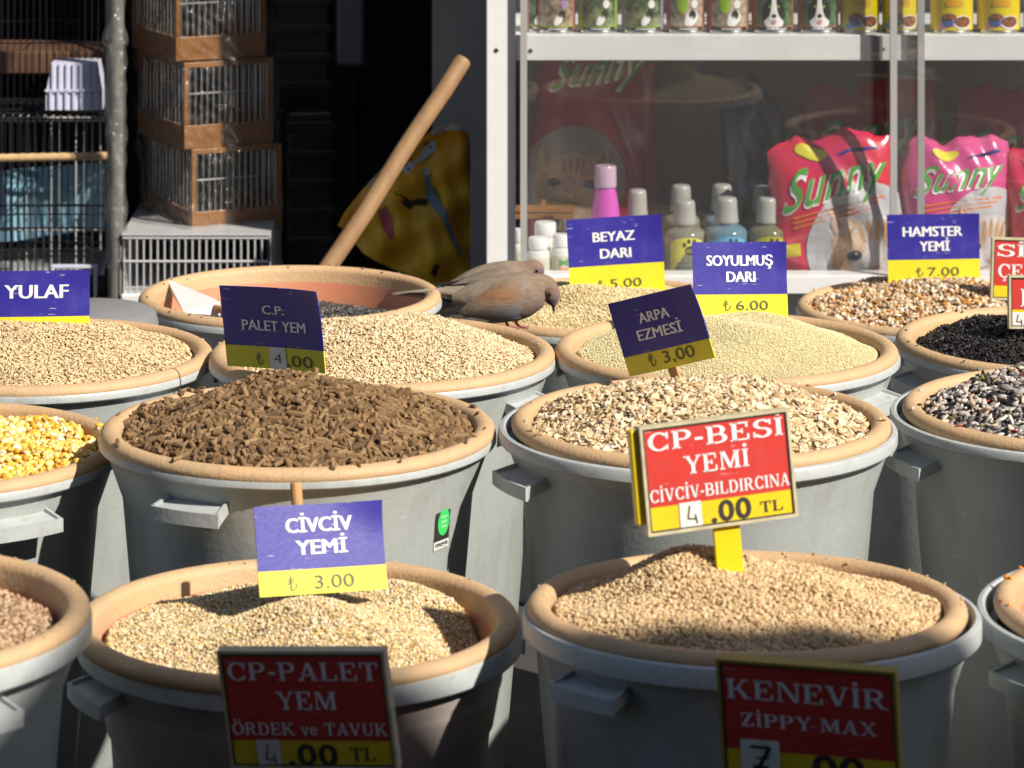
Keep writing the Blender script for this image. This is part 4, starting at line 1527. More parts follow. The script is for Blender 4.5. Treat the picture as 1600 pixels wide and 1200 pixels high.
# small wooden cage inside the shelf
cy0, cy1 = YS + .20, YS + .35
cg = empty('small_bird_cage', (X(850, cy0), cy0 + .07, ZL), (0, 0, 0), 'small wooden bird cage with dark bars behind the white jars', 'bird cage')
def cpart(name, boxes, m):
    b_ = B()
    for (a, b, c, d, e, f) in boxes:
        box(b_, a - cg.location.x, b - cg.location.x, c - cg.location.y, d - cg.location.y, e - ZL, f - ZL)
    return obj(name, b_, m, cg)
xa, xb = X(803, cy0), X(897, cy0)
z1, z2, z3, z4 = Zp(331, cy0), Zp(322, cy0), Zp(342, cy0), Zp(334, cy0)
cpart('rail', [(xa, xb, cy0, cy0 + .012, z1, z2)], M_cagewood)
cpart('rail', [(xa, xb - .004, cy0 + .001, cy0 + .011, z3, z4)], M_cagewood)
cpart('knob', [(X(845, cy0), X(853, cy0), cy0 + .002, cy0 + .01, z2, Zp(313, cy0))], M_cagewood)
cpart('base', [(xa, xb, cy0, cy1, ZL + .0005, ZL + .02)], M_cagewood)
b_ = B()
for i in range(13):
    xx = xa + .004 + (xb - xa - .008) * i / 12 - cg.location.x
    tube(b_, [(xx, cy0 + .006 - cg.location.y, .02), (xx, cy0 + .006 - cg.location.y, z1 - ZL)], .0011, 5)
    tube(b_, [(xx, cy1 - .006 - cg.location.y, .02), (xx, cy1 - .006 - cg.location.y, z1 - ZL)], .0011, 5)
    tube(b_, [(xx, cy0 + .006 - cg.location.y, z1 - ZL), (xx, cy1 - .006 - cg.location.y, z1 - ZL)], .0011, 5)
obj('bars', b_, M_wire_d, cg)

# ------------------------------------------------------------------ litter bags
GLB = 'cat litter bags on the lower shelf'
def bag_surface(wd, ht, th, seed, pinch=.25):
    g = random.Random(seed)
    ks = [(g.uniform(2, 6), g.uniform(2, 7), g.uniform(0, 6), g.uniform(.3, 1)) for _ in range(7)]
    def prof(v):
        return max(0.0, math.sin(PI * min(1, .12 + v * .88))) ** .55
    def S(u, v, side=1):
        """u -1..1, v 0..1"""
        ww = wd / 2 * (1 - pinch * max(0, v - .78) / .22 * .35) * (1 - .05 * math.cos(6 * v + seed))
        b = max(0.0, 1 - abs(u) ** 2.6) ** .6 * prof(v) * th / 2
        cr = sum(k[3] * math.sin(k[0] * u * 2 + k[1] * v * 3 + k[2]) for k in ks) * .0022 * (1 - u * u)
        fold = .006 * max(0, math.sin((u * 1.2 + v * 2.2) * 3 + seed)) ** 4 * (1 - u * u)
        topw = .5 * (1 - u * u) * 0
        zz = v * ht - .018 * (abs(u) ** 3) * (v > .0) * v + .012 * math.sin(2.5 * u + seed) * max(0, v - .6) - (.016 * math.exp(-((u + .30 - .05 * (seed % 5)) / .26) ** 2) + .003 * math.sin(8 * u + seed) + .002 * math.sin(17 * u)) * max(0, v - .72) / .28
        return Vector((u * ww, -side * b - (cr - fold if side > 0 else 0), zz))
    return S

def litter_bag(name, label, loc, rot, wd, ht, th, seed, base_m, kitten, word, wy=.62, shade_toned=False, wsc=1.0, extras=True, wx=0.0):
    global NOFLIP
    root = empty(name, loc, rot, label, 'litter bag', GLB)
    S = bag_surface(wd, ht, th, seed)
    b_ = B()
    nu, nv = 40, 40
    for side in (1, -1):
        g = [[b_.verts.new(S(-1 + 2 * i / nu, j / nv, side)) for i in range(nu + 1)] for j in range(nv + 1)]
        for j in range(nv):
            for i in range(nu):
                q = (g[j][i], g[j][i + 1], g[j + 1][i + 1], g[j + 1][i])
                b_.faces.new(q if side > 0 else q[::-1])
    bmesh.ops.remove_doubles(b_, verts=b_.verts[:], dist=2e-4)
    obj('sack', b_, base_m, root, True, 70)
    NOFLIP = True
    def fn(d):
        return lambda x, y: S(max(-.97, min(.97, x / (wd / 2))), max(.01, min(.985, y / ht)), 1) + Vector((0, -d, 0))
    # green script with a white shadow
    b_ = B()
    vs, fs = fit_geo(text_geo(word, .03), wx, wy * ht, wd * .80 * wsc, wd * .36 * wsc, None, slant=.45)
    vs = [(x * .97, y + .16 * (x - wx)) for x, y in vs]
    put_geo(b_, ([(x - .003, y - .004) for x, y in vs], fs), fn(.0022), 0)
    v2, f2_ = fit_geo(text_geo(word, .0), wx, wy * ht, wd * .80 * wsc, wd * .36 * wsc, None, slant=.45)
    v2 = [(x * .97, y + .16 * (x - wx)) for x, y in v2]
    put_geo(b_, (v2, f2_), fn(.0036), 1)
    obj('lettering', b_, [L_white, mat('green script', (.07, .36, .05), .35)], root)
    # kitten picture
    if kitten:
        kx, ky, kr = kitten
        kx, ky, kr = kx * wd, ky * ht, kr * wd
        b_ = B()
        gk = random.Random(seed)
        def blob(cx, cy, rx, ry, n=22, am=.10, rot=0.0):
            return [(cx + (x - cx) * q, cy + (y - cy) * q) for (x, y), q in ((p, 1 + gk.uniform(-am, am)) for p in ell(cx, cy, rx, ry, n, 0, rot))]
        poly_patch(b_, ell(kx, ky, kr * 1.2, kr * 1.22, 40), fn(.0020), 6, 8)
        poly_patch(b_, blob(kx + kr * .05, ky - kr * .22, kr * .88, kr * .82, 34, .05), fn(.0024), 0, 6)
        for s in (-1, 1):
            poly_patch(b_, [(kx + s * kr * .78, ky + kr * .80), (kx + s * kr * .80, ky + kr * .05), (kx + s * kr * .5, ky + kr * .2), (kx + s * kr * .20, ky + kr * .48)], fn(.0027), 3, 4)
            poly_patch(b_, blob(kx + s * kr * .62, ky + kr * .45, kr * .10, kr * .20, 12, .1, -s * .4), fn(.0030), 1, 3)
            poly_patch(b_, blob(kx + s * kr * .46, ky + kr * .10, kr * .30, kr * .24, 20, .14, s * .5), fn(.0029), 3, 4)
            poly_patch(b_, blob(kx + s * kr * .62, ky - kr * .22, kr * .16, kr * .34, 18, .18), fn(.0031), 2, 4)
            poly_patch(b_, ell(kx + s * kr * .38, ky - kr * .10, kr * .135, kr * .10, 16), fn(.0033), 4, 3)
            poly_patch(b_, ell(kx + s * kr * .38, ky - kr * .10, kr * .10, kr * .095, 16), fn(.0037), 7, 3)
            poly_patch(b_, ell(kx + s * kr * .38, ky - kr * .10, kr * .062, kr * .075, 14), fn(.0041), 4, 3)
            poly_patch(b_, ell(kx + s * kr * .35, ky - kr * .065, kr * .024, kr * .024, 8), fn(.0045), 0, 2)
        for dx in (-.2, -.06, .09, .22):
            poly_patch(b_, blob(kx + dx * kr, ky + kr * (.34 - abs(dx) * .3), kr * .045, kr * .20, 12, .15, -dx), fn(.0030), 2, 3)
        poly_patch(b_, [(kx - kr * .09, ky - kr * .36), (kx + kr * .09, ky - kr * .36), (kx, ky - kr * .46)], fn(.0040), 5, 3)
        poly_patch(b_, blob(kx - kr * .15, ky - kr * .56, kr * .14, kr * .025, 10, .1, .3), fn(.0036), 1, 2)
        poly_patch(b_, blob(kx + kr * .15, ky - kr * .56, kr * .14, kr * .025, 10, .1, -.3), fn(.0036), 1, 2)
        pal = [mat('kitten white', (.66, .64, .66), .4, (.44, .40, .38), 75, stretch=(1, 1, .35)), mat('kitten shade', (.30, .20, .15), .4, (.46, .36, .30), 60), mat('kitten ginger', (.40, .18, .06), .4, (.60, .40, .24), 80, stretch=(1, 1, .35)), mat('kitten pale ginger', (.54, .32, .16), .4, (.66, .54, .44), 70, stretch=(1, 1, .35)), mat('kitten eye', (.012, .014, .03), .15), mat('kitten nose', (.6, .25, .24), .4), mat('kitten backdrop', (.42, .42, .46), .4, (.52, .52, .55), 12), mat('kitten iris', (.03, .05, .07), .15)]
        if shade_toned:  # darker copies of the kitten colours: shelf shade painted into the print
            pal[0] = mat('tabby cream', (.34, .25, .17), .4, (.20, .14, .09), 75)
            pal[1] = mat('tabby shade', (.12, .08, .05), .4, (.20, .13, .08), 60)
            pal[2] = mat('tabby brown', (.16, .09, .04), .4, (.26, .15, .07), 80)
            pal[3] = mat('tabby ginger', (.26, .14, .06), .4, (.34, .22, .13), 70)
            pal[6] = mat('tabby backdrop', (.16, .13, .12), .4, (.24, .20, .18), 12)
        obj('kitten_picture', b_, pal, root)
    if extras:
        b_ = B()
        for i in range(3):
            z = (wy - .20 - i * .035) * ht
            poly_patch(b_, [(-wd * .34, z), (wd * (.36 - .05 * i), z + .022), (wd * (.36 - .05 * i), z + .026), (-wd * .34, z + .004)], fn(.0022), 0, 5)
        poly_patch(b_, ell(-wd * .16, ht * .90, wd * .13, wd * .055, 16, rot=-.2), fn(.0022), 1, 4)
        poly_patch(b_, [(-wd * .42, ht * .20), (-wd * .30, ht * .20), (-wd * .30, ht * .29), (-wd * .42, ht * .29)], fn(.0022), 1, 3)
        poly_patch(b_, [(wd * .05, ht * .85), (wd * .38, ht * .90), (wd * .38, ht * .915), (wd * .05, ht * .865)], fn(.0022), 2, 4)
        obj('print', b_, [mat('orange small print', (.72, .20, .03), .4), mat('yellow flash', (.62, .55, .03), .4), mat('navy stripe', (.03, .02, .22), .4)], root)
    NOFLIP = False
    return root

def bagmat(n, a, b):
    m = mat(n, a, .22, b, 6.0, .35, 26, coat=.5)
    return m
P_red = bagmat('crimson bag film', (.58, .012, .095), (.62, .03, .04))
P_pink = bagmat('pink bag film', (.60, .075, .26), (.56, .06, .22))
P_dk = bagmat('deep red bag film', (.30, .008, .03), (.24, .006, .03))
yb = YS + .085
litter_bag('litter_bag', 'crimson litter bag with green script and a kitten, beside the paw print bottles', (X(1318, yb), yb, ZL), (R(-3), R(-6), R(4)), 212 * yb / F, 226 * yb / F, .10, 2, P_red, (.22, .20, .40), 'Sunny', .66)
litter_bag('litter_bag', 'pink litter bag with green script and a kitten, right of the door strips', (X(1492, yb), yb + .01, ZL), (R(-3), R(3), R(8)), 172 * yb / F, 222 * yb / F, .10, 5, P_pink, (.30, .26, .42), 'Sunny', .70, wsc=.95, wx=-.005)
yk = YS + .27
litter_bag('litter_bag', 'dark red litter bag with green script standing in the back left corner', (X(916, yk), yk, ZL), (R(-3), R(4), R(3)), 200 * yk / F, 352 * yk / F, .09, 8, P_dk, (-.16, .36, .34), 'Sunny', .84, wsc=.95, extras=False, shade_toned=True)
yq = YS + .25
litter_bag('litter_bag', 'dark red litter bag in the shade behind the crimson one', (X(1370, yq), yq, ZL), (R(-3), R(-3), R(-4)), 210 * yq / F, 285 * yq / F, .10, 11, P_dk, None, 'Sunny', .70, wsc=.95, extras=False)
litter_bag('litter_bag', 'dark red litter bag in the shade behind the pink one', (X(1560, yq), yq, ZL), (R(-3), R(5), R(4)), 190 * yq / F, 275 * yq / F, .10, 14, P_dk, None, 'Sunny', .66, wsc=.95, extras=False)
litter_bag('litter_bag', 'crimson litter bag at the right end, mostly outside the photo', (X(1655, yb), yb + .005, ZL), (R(-3), R(-4), R(-6)), 150 * yb / F, 205 * yb / F, .10, 17, P_red, None, 'Sunny', .66, wsc=.95)
S = bag_surface(.13, .33, .08, 21)
root = empty('plastic_bag', (X(1192, YS + .22), YS + .22, ZL), (R(-4), R(-4), 0), 'dark blue and black crumpled bag between the bottles and the crimson bag', 'bag')
b_ = B()
for side in (1, -1):
    g = [[b_.verts.new(S(-1 + 2 * i / 24, j / 24, side)) for i in range(25)] for j in range(25)]
    for j in range(24):
        for i in range(24):
            b_.faces.new((g[j][i], g[j][i + 1], g[j + 1][i + 1], g[j + 1][i]))
bmesh.ops.remove_doubles(b_, verts=b_.verts[:], dist=2e-4)
obj('sack', b_, mat('dark blue bag film', (.012, .012, .018), .25, (.02, .03, .16), 14, .5, 30, lo=.5, hi=.62), root, True, 70)
b_ = B()
tube(b_, [S(-.5, .9) + Vector((0, .01, .02)), S(0, .95) + Vector((0, .005, .045)), S(.5, .9) + Vector((0, .01, .02))], [.012, .02, .012], 8)
obj('tied_neck', b_, mat('dark blue bag film', (.012, .012, .018), .25), root, True)

# ------------------------------------------------------------------ doorway: jamb, door, cages, sack, stick
jb = empty('door_frame', (X(748, 6.80), 6.80, 0), label='grey door jamb in the shade left of the white post', cat='door frame')
b_ = B()
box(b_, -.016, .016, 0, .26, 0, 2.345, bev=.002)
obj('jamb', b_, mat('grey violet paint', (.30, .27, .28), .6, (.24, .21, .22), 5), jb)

dr = empty('wooden_door', (X(650, 7.75), 7.75, 0), label='dark slatted wooden door standing open inside the doorway', cat='door')
w2 = 92 * 7.75 / F
b_ = B()
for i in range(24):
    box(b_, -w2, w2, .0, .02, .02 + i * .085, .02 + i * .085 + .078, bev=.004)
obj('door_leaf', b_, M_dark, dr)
b_ = B()
box(b_, -w2 - .075, -w2 - .001, -.012, .03, 0, 2.1, bev=.003)
obj('door_stile', b_, mat('brown door wood', (.060, .040, .026), .5, (.04, .028, .018), 6, stretch=(4, 4, .5)), dr)
b_ = B()
box(b_, -w2 - .083, -w2 - .0755, -.014, .03, 0, 2.1)
obj('edge_strip', b_, mat('grey edge strip', (.20, .19, .17), .5), dr)
tag(obj('hanging_board', (lambda b: (box(b, -.03, .03, 0, .02, Zp(104, 7.5) , 1.5, bev=.009), b)[1])(B()), mat('grey board', (.20, .20, .21), .6), None), 'grey round cornered board hanging in the dark doorway', 'board').location = (X(547, 7.5), 7.5, 0)

def crate(px, Y, wpx, ztop, label, tagc=None):
    wd = wpx * Y / F
    root = empty('storage_crate', (X(px, Y), Y, 0), (0, 0, R(8)), label, 'crate', 'dark crates stacked in the doorway')
    b_ = B()
    box(b_, -wd / 2, wd / 2, -wd / 2, wd / 2, 0, ztop, bev=.006)
    for i in range(int(ztop / .06)):
        box(b_, -wd / 2 - .004, wd / 2 + .004, -wd / 2 - .004, wd / 2 + .004, .03 + i * .06, .05 + i * .06, bev=.002)
    obj('crate_body', b_, mat('black plastic', (.014, .014, .016), .28, (.022, .022, .026), 9, .3, 20), root)
    if tagc:
        b_ = B()
        box(b_, -.012, .022, -wd / 2 - .0062, -wd / 2 - .0045, ztop - .10, ztop - .08)
        obj('tag', b_, tagc, root)
    return root
crate(470, 7.55, 84, 1.06, 'tall black crate stack with a small blue tag behind the wooden cages', mat('blue tag', (.10, .22, .42), .5))
crate(482, 7.36, 70, .67, 'lower grey black crate in front of the tall one', None)

# stick leaning across the doorway
a, b = at(725, 92, 6.62), at(515, 415, 6.46)
d = (b - a)
bot = a + d * ((a.z - .004) / (a.z - b.z))
root = empty('broom_stick', bot, (0, 0, 0), 'thick wooden stick leaning diagonally across the doorway', 'stick')
b_ = B()
ln = (a - bot)
n = 16
tube(b_, [ln * (i / n) + Vector((.002 * math.sin(i * 1.3), 0, 0)) for i in range(n)] + [ln * .994, ln], [.0165] * n + [.0165, .014], 20)
obj('shaft', b_, mat('stick wood', (.34, .20, .09), .6, (.25, .14, .065), 7, .1, 60, stretch=(3, 3, .6)), root, True, 50)

# yellow sack hanging on the jamb
YB = 6.96
out = [(528, 352), (540, 330), (560, 304), (585, 276), (612, 246), (640, 228), (662, 215), (672, 206), (690, 197), (706, 194), (722, 198), (732, 210),
       (737, 260), (738, 320), (737, 380), (734, 430), (728, 470), (690, 470), (668, 452), (652, 436), (636, 428), (612, 420), (588, 408), (568, 396), (556, 382), (560, 368), (545, 362)]
root = empty('yellow_sack', at(650, 470, YB), (0, 0, 0), 'crumpled yellow plastic sack with a blue bird print hanging by the jamb', 'sack')
O0_ = root.location
def sack(x, y, dep=0.0):
    q = math.sin(x * .075 + y * .018) * .009 + math.sin(x * .031 - y * .052 + 1) * .012 + .006 * math.sin(y * .09 + x * .05) + .005 * math.sin(x * .16 - y * .03)
    bul = .025 * math.sin(PI * max(0, min(1, (x - 520) / 225)))
    return at(x, y, YB - q - bul - dep) - O0_
def inside(x, y, pl):
    c = False
    for i in range(len(pl)):
        (x1, y1), (x2, y2) = pl[i], pl[i - 1]
        if (y1 > y) != (y2 > y) and x < (x2 - x1) * (y - y1) / (y2 - y1) + x1:
            c = not c
    return c
b_ = B()
# outline filled by a fine triangulation, then bent into folds
ov = []
for i in range(len(out)):
    (x1, y1), (x2, y2) = out[i], out[(i + 1) % len(out)]
    for t in range(4):
        ov.append((x1 + (x2 - x1) * t / 4, y1 + (y2 - y1) * t / 4))
ev = [b_.verts.new((x, y, 0)) for x, y in ov]
f0 = b_.faces.new(ev)
bmesh.ops.triangulate(b_, faces=[f0])
for _ in range(3):
    bmesh.ops.subdivide_edges(b_, edges=[e for e in b_.edges if e.calc_length() > 9], cuts=1)
    bmesh.ops.triangulate(b_, faces=b_.faces[:])
for _ in range(2):
    bmesh.ops.subdivide_edges(b_, edges=[e for e in b_.edges if e.calc_length() > 7], cuts=1)
    bmesh.ops.triangulate(b_, faces=b_.faces[:])
for v in b_.verts:
    v.co = sack(v.co.x, v.co.y)
o = obj('sheet', b_, mat('yellow woven plastic', (.92, .52, .03), .45, (.84, .36, .02), 7, .15, 60, lo=.45, hi=.6), root, True, 70)
md = o.modifiers.new('thickness', 'SOLIDIFY'); md.thickness = .003; md.offset = 0
NOFLIP = True
fn = lambda x, y: sack(x, y, .004)
fn2 = lambda x, y: sack(x, y, .0055)
b_ = B()
for pl in ([(575, 288), (585, 276), (612, 246), (616, 252), (596, 274), (582, 292)], [(676, 212), (672, 206), (690, 197), (706, 194), (722, 198), (728, 205), (706, 202), (690, 206)]):
    poly_patch(b_, pl, fn, 0, 3)
obj('hem', b_, mat('sack white', (.62, .62, .66), .5), root)
b_ = B()
poly_patch(b_, [(626, 262), (672, 222), (680, 220), (681, 234), (640, 270), (634, 271)], fn, 0, 4)
for (x, y) in ((668, 224), (673, 230), (633, 258), (638, 264), (664, 226), (641, 250)):
    poly_patch(b_, ell(x, y, 2.4, 1.8, 8), fn2, 1, 2)
obj('sticker', b_, [mat('sack white', (.62, .62, .66), .5), M_black], root)
b_ = B()
poly_patch(b_, [(590, 330), (604, 322), (614, 346), (616, 368), (610, 376), (598, 356)], fn, 0, 4)
poly_patch(b_, [(611, 298), (626, 304), (640, 316), (656, 310), (670, 312), (666, 322), (648, 320), (640, 328), (628, 318)], fn, 1, 4)
poly_patch(b_, [(660, 266), (668, 264), (674, 290), (690, 318), (702, 336), (694, 346), (680, 330), (666, 308), (664, 286)], fn2, 2, 4)
poly_patch(b_, [(690, 340), (700, 344), (722, 400), (716, 396)], fn2, 2, 4)
poly_patch(b_, ell(666, 268, 5.5, 5.5, 10), fn2, 3, 2)
poly_patch(b_, [(672, 426), (680, 412), (687, 416), (680, 434)], fn2, 1, 2)
obj('bird_print', b_, [mat('sack pink', (.50, .10, .10), .5), mat('sack brown', (.05, .035, .025), .5), mat('sack blue', (.20, .34, .42), .5), mat('sack pale', (.55, .6, .6), .5)], root)
NOFLIP = False

# --- wooden cages in a stack
YC = 6.98
GW = 'wooden bird cages stacked at the left of the doorway'
def wooden_cage(px, y_top, y_bot, label, yaw=26, Y=YC, trim=36):
    zb_, zt_ = Zp(y_bot, Y), Zp(y_top, Y)
    root = empty('bird_cage', (X(px, Y), Y, zb_), (0, 0, R(yaw)), label, 'bird cage', GW)
    L, D, H = .192, .255, zt_ - zb_
    th = trim * Y / F
    for nm, bx in (('base_board', (0, L, 0, .008, 0, th)), ('base_board', (0, .008, .0082, D, 0, th)), ('base_board', (L - .008, L, .0082, D, 0, th)), ('base_board', (.0082, L - .0082, D - .008, D, 0, th)),
                   ('floor', (.0082, L - .0082, .0082, D - .0082, .004, .009)),
                   ('corner_post', (0, .009, 0, .009, th + .0002, H - .0105)), ('corner_post', (L - .009, L, 0, .009, th + .0002, H - .0105)), ('corner_post', (0, .009, D - .009, D, th + .0002, H - .0105)),
                   ('top_rail', (0, L, 0, .009, H - .010, H)), ('top_rail', (0, .009, .0092, D, H - .010, H)), ('top_rail', (L - .009, L, .0092, D, H - .010, H))):
        b_ = B()
        box(b_, *bx, bev=.0008)
        obj(nm, b_, M_cagewood, root)
    b_ = B()
    for i in range(1, 15):
        x = L * i / 15
        tube(b_, [(x, .0045, th), (x, .0045, H - .008)], .0013, 5)
        tube(b_, [(x, D - .0045, th), (x, D - .0045, H - .008)], .0013, 5)
        tube(b_, [(x, .0045, H - .004), (x, D - .0045, H - .004)], .0013, 5)
    for i in range(1, 13):
        y = D * i / 13
        tube(b_, [(.0045, y, th), (.0045, y, H - .008)], .0013, 5)
        tube(b_, [(L - .0045, y, th), (L - .0045, y, H - .008)], .0013, 5)
    tube(b_, [(0.004, .0045, th + (H - th) * .5), (L - .004, .0045, th + (H - th) * .5)], .0013, 5)
    obj('bars', b_, M_wire_s, root)
    return root
wooden_cage(300, 234, 368, 'lowest of the stacked wooden bird cages, on the white flat cage')
wooden_cage(288, 99, 233.5, 'wooden bird cage in the middle of the stack', 27)
wooden_cage(275, -45, 96, 'topmost visible wooden bird cage of the stack', 26, trim=37)
# cling film round the stack
fw = empty('plastic_wrap', (X(300, YC - .02), YC - .02, Zp(372, YC)), (0, 0, 0), 'clear crinkled plastic film wrapped round the stacked wooden cages', 'plastic film')
b_ = B()
def wrapf(s, z):
    yw = R(26)
    n1, n2 = Vector((math.cos(yw), math.sin(yw), 0)), Vector((-math.sin(yw), math.cos(yw), 0))
    p = n1 * max(0, s) + n2 * max(0, -s)
    nrm = Vector((math.sin(yw), -math.cos(yw), 0)) if s > .012 else (Vector((-math.cos(yw), -math.sin(yw), 0)) if s < -.012 else (Vector((math.sin(yw) - math.cos(yw), -math.cos(yw) - math.sin(yw), 0)) * .72))
    off = .012 + .0035 * math.sin(s * 90 + z * 30) + .0035 * math.sin(z * 70 - s * 40) + .003 * math.sin(z * 210 + s * 170) + .0015 * math.sin(s * 400 - z * 90)
    return p + nrm * off + Vector((-(z / .63) * .028 , 0, z))
NS, NZ = 130, 170
g = [[b_.verts.new(wrapf(-.258 + .452 * i / NS, .004 + .60 * j / NZ)) for i in range(NS + 1)] for j in range(NZ + 1)]
for j in range(NZ):
    for i in range(NS):
        b_.faces.new((g[j][i], g[j][i + 1], g[j + 1][i + 1], g[j + 1][i]))
o = obj('film', b_, M_film, fw, True, 180)

# white flat cage under the stack
YF = 6.90
def wire_box(name, label, x0, x1, y0, y1, z0, z1, sp, rad, m, rot=0, cat='bird cage', rails=(), tray=None, group=None, door=None):
    root = empty(name, ((x0 + x1) / 2, (y0 + y1) / 2, z0), (0, 0, R(rot)), label, cat, group)
    w_, d_, h_ = (x1 - x0) / 2, (y1 - y0) / 2, z1 - z0
    for nm, (p, q) in (('front_bars', ((-w_, -d_), (w_, -d_))), ('back_bars', ((w_, d_), (-w_, d_))), ('side_bars', ((-w_, d_), (-w_, -d_))), ('side_bars', ((w_, -d_), (w_, d_)))):
        p, q = Vector((*p, 0)), Vector((*q, 0))
        n = max(2, int((q - p).length / sp))
        b_ = B()
        for i in range(n + 1):
            c = p + (q - p) * (i / n)
            tube(b_, [c, c + Vector((0, 0, h_))], rad, 5)
        for zz in (0.0, 1.0) + tuple(rails):
            tube(b_, [p + Vector((0, 0, h_ * zz)), q + Vector((0, 0, h_ * zz))], rad * 1.5, 6)
        obj(nm, b_, m, root)
    b_ = B()
    n = max(2, int(2 * w_ / sp))
    for i in range(1, n):
        x = -w_ + 2 * w_ * i / n
        tube(b_, [(x, -d_, h_), (x, d_, h_)], rad, 5)
    obj('roof_bars', b_, m, root)
    if tray:
        b_ = B()
        box(b_, -w_ - .004, w_ + .004, -d_ - .004, d_ + .004, -.012, tray[1], bev=.004)
        obj('tray', b_, tray[0], root)
    return root
zf0, zf1 = .36, Zp(372, YF)
fc = wire_box('wire_cage', 'flat white wire cage under the stacked wooden cages', X(192, YF), X(420, YF), YF, YF + .36, zf0, zf1, .0135, .0019, M_wire_w, 0, rails=(.62,), tray=(M_wpaint, .012))
b_ = B()
box(b_, -.146, .146, -.184, .184, zf1 - zf0 + .0045, zf1 - zf0 + .0085, bev=.001)
obj('lid', b_, mat('pale grey lid', (.50, .50, .50), .35, (.42, .42, .43), 8), fc)
tb = empty('wooden_stand', (X(300, YF), YF + .18, 0), label='dark wooden stand under the cages, hidden by the bins', cat='stand')
b_ = B(); box(b_, -.75, .22, -.2, .25, .31, .347, bev=.003)
obj('top', b_, M_dark, tb)
for x in (-.72, .19):
    for y in (-.17, .22):
        b_ = B(); box(b_, x - .02, x + .02, y - .02, y + .02, 0, .3098)
        obj('leg', b_, M_dark, tb)

# large wire cage at the left edge
YL = 7.0
x0, x1 = X(-120, YL), X(165, YL)
lc = wire_box('wire_cage', 'large dark wire cage at the left edge with a blue tray and wooden perch', x0, x1, YL, YL + .10, .36, Zp(178, YL), .0125, .0011, M_wire_d, 0, rails=(.22, .43, .97), tray=(M_dark, .01))
lx, lyy = lc.location.x, lc.location.y
b_ = B()
for i in range(41):
    pass
npz = 40
pts = [(X(-130, YL - .02) - lx + (X(186, YL - .02) - X(-130, YL - .02)) * i / npz, -.075, Zp(249 - 6 * i / npz, YL - .02) - .36) for i in range(npz + 1)]
tube(b_, pts, [.0078 + .0011 * (i % 2) for i in range(npz + 1)], 12)
obj('perch', b_, mat('perch wood', (.60, .42, .22), .6, (.48, .31, .15), 60), lc, True, 60)
pts = [(X(118, YL) - lx + (X(186, YL) - X(118, YL)) * i / 12, -.04, Zp(452, YL) - .36) for i in range(13)]
b_ = B(); tube(b_, pts, [.0065 + .001 * (i % 2) for i in range(13)], 12)
obj('perch', b_, mat('perch wood', (.60, .42, .22), .6), lc, True, 60)
b_ = B()
for px_, py_ in ((120, 372),):
    x, z = X(px_, YL) - lx, Zp(py_, YL) - .36
    tube(b_, [(x - .028, -.054, z - .02), (x - .028, -.054, z), (x + .028, -.054, z), (x + .028, -.054, z - .02), (x + .014, -.054, z - .012), (x - .014, -.054, z - .012)], .0018, 6)
for (xa_, xb_, py_) in ((20, 165, 320), (-60, 165, 356), (-120, 165, 177)):
    tube(b_, [(X(xa_, YL) - lx, -.0535, Zp(py_, YL) - .36), (X(xb_, YL) - lx, -.0535, Zp(py_, YL) - .36)], .0022, 6)
obj('door_latch', b_, M_wire_d, lc)
bt = empty('blue_sheet', (X(60, 7.2), 7.2, 0), (0, 0, R(0)), 'light blue plastic sheet standing inside the white cage behind the dark one', 'sheet')
b_ = B()
pl = [(-125, 292), (-40, 272), (60, 262), (172, 254), (176, 352), (100, 366), (0, 380), (-125, 392)]
v1 = [b_.verts.new(at(x, y, 7.2 + .02 * math.sin(x * .02)) - bt.location) for x, y in pl]
v2 = [b_.verts.new(v.co + Vector((0, .012, 0))) for v in v1]
b_.faces.new(v1); b_.faces.new(v2[::-1])
for k in range(8):
    b_.faces.new((v1[k], v2[k], v2[(k + 1) % 8], v1[(k + 1) % 8]))
box(b_, -.24, .15, .004, .010, Zp(300, 7.2), Zp(294, 7.2))
obj('sheet', b_, M_tarp, bt)
wc2 = wire_box('wire_cage', 'white wire cage standing behind the large dark one', X(-100, 7.125), X(170, 7.125), 7.125, 7.40, .36, Zp(184, 7.125), .0165, .0015, M_wire_w, 0, rails=(.30, .98), tray=(M_wpaint, .012))
# upper dark cage on the large one, with an old wooden tray
uc = wire_box('wire_cage', 'upper dark wire cage at the left edge above the blue tray', X(-130, YL), X(163, YL), YL + .005, YL + .38, Zp(172, YL), Zp(-60, YL), .0125, .0011, M_wire_d, 0, rails=(.45,))
b_ = B()
box(b_, -.18, .17, -.06, .14, .055, .10, bev=.003)
obj('wooden_tray', b_, mat('old brown board', (.16, .085, .05), .6, (.10, .05, .03), 8), uc)
# white plastic nest box hanging in the upper cage
nb = empty('nest_box', at(117, 175, YL - .03), (0, 0, 0), 'pale lavender ribbed plastic feeder box on the large wire cage', 'feeder box')
b_ = B()
sx = YL / F
def trap(x0a, x1a, za, x0b, x1b, zb_, y0, y1, mi=0):
    v = [b_.verts.new(p) for p in ((x0a, y0, za), (x1a, y0, za), (x1a, y1, za), (x0a, y1, za), (x0b, y0, zb_), (x1b, y0, zb_), (x1b, y1, zb_), (x0b, y1, zb_))]
    for q in ((0, 3, 2, 1), (4, 5, 6, 7), (0, 1, 5, 4), (1, 2, 6, 5), (2, 3, 7, 6), (3, 0, 4, 7)):
        b_.faces.new([v[i] for i in q])
trap(-44 * sx, 43 * sx, 4 * sx, -44 * sx, 43 * sx, 36 * sx, -.012, .06)
trap(-43 * sx, 43 * sx, 36.2 * sx, -35 * sx, 35 * sx, 78 * sx, -.010, .06)
for i in range(7):
    x = (-36 + 12 * i) * sx
    box(b_, x - .0025, x + .0025, -.0165, -.0122, 5 * sx, 35 * sx)
    box(b_, x * .9 - .0025, x * .9 + .0025, -.0145, -.0102, 37 * sx, 76 * sx)
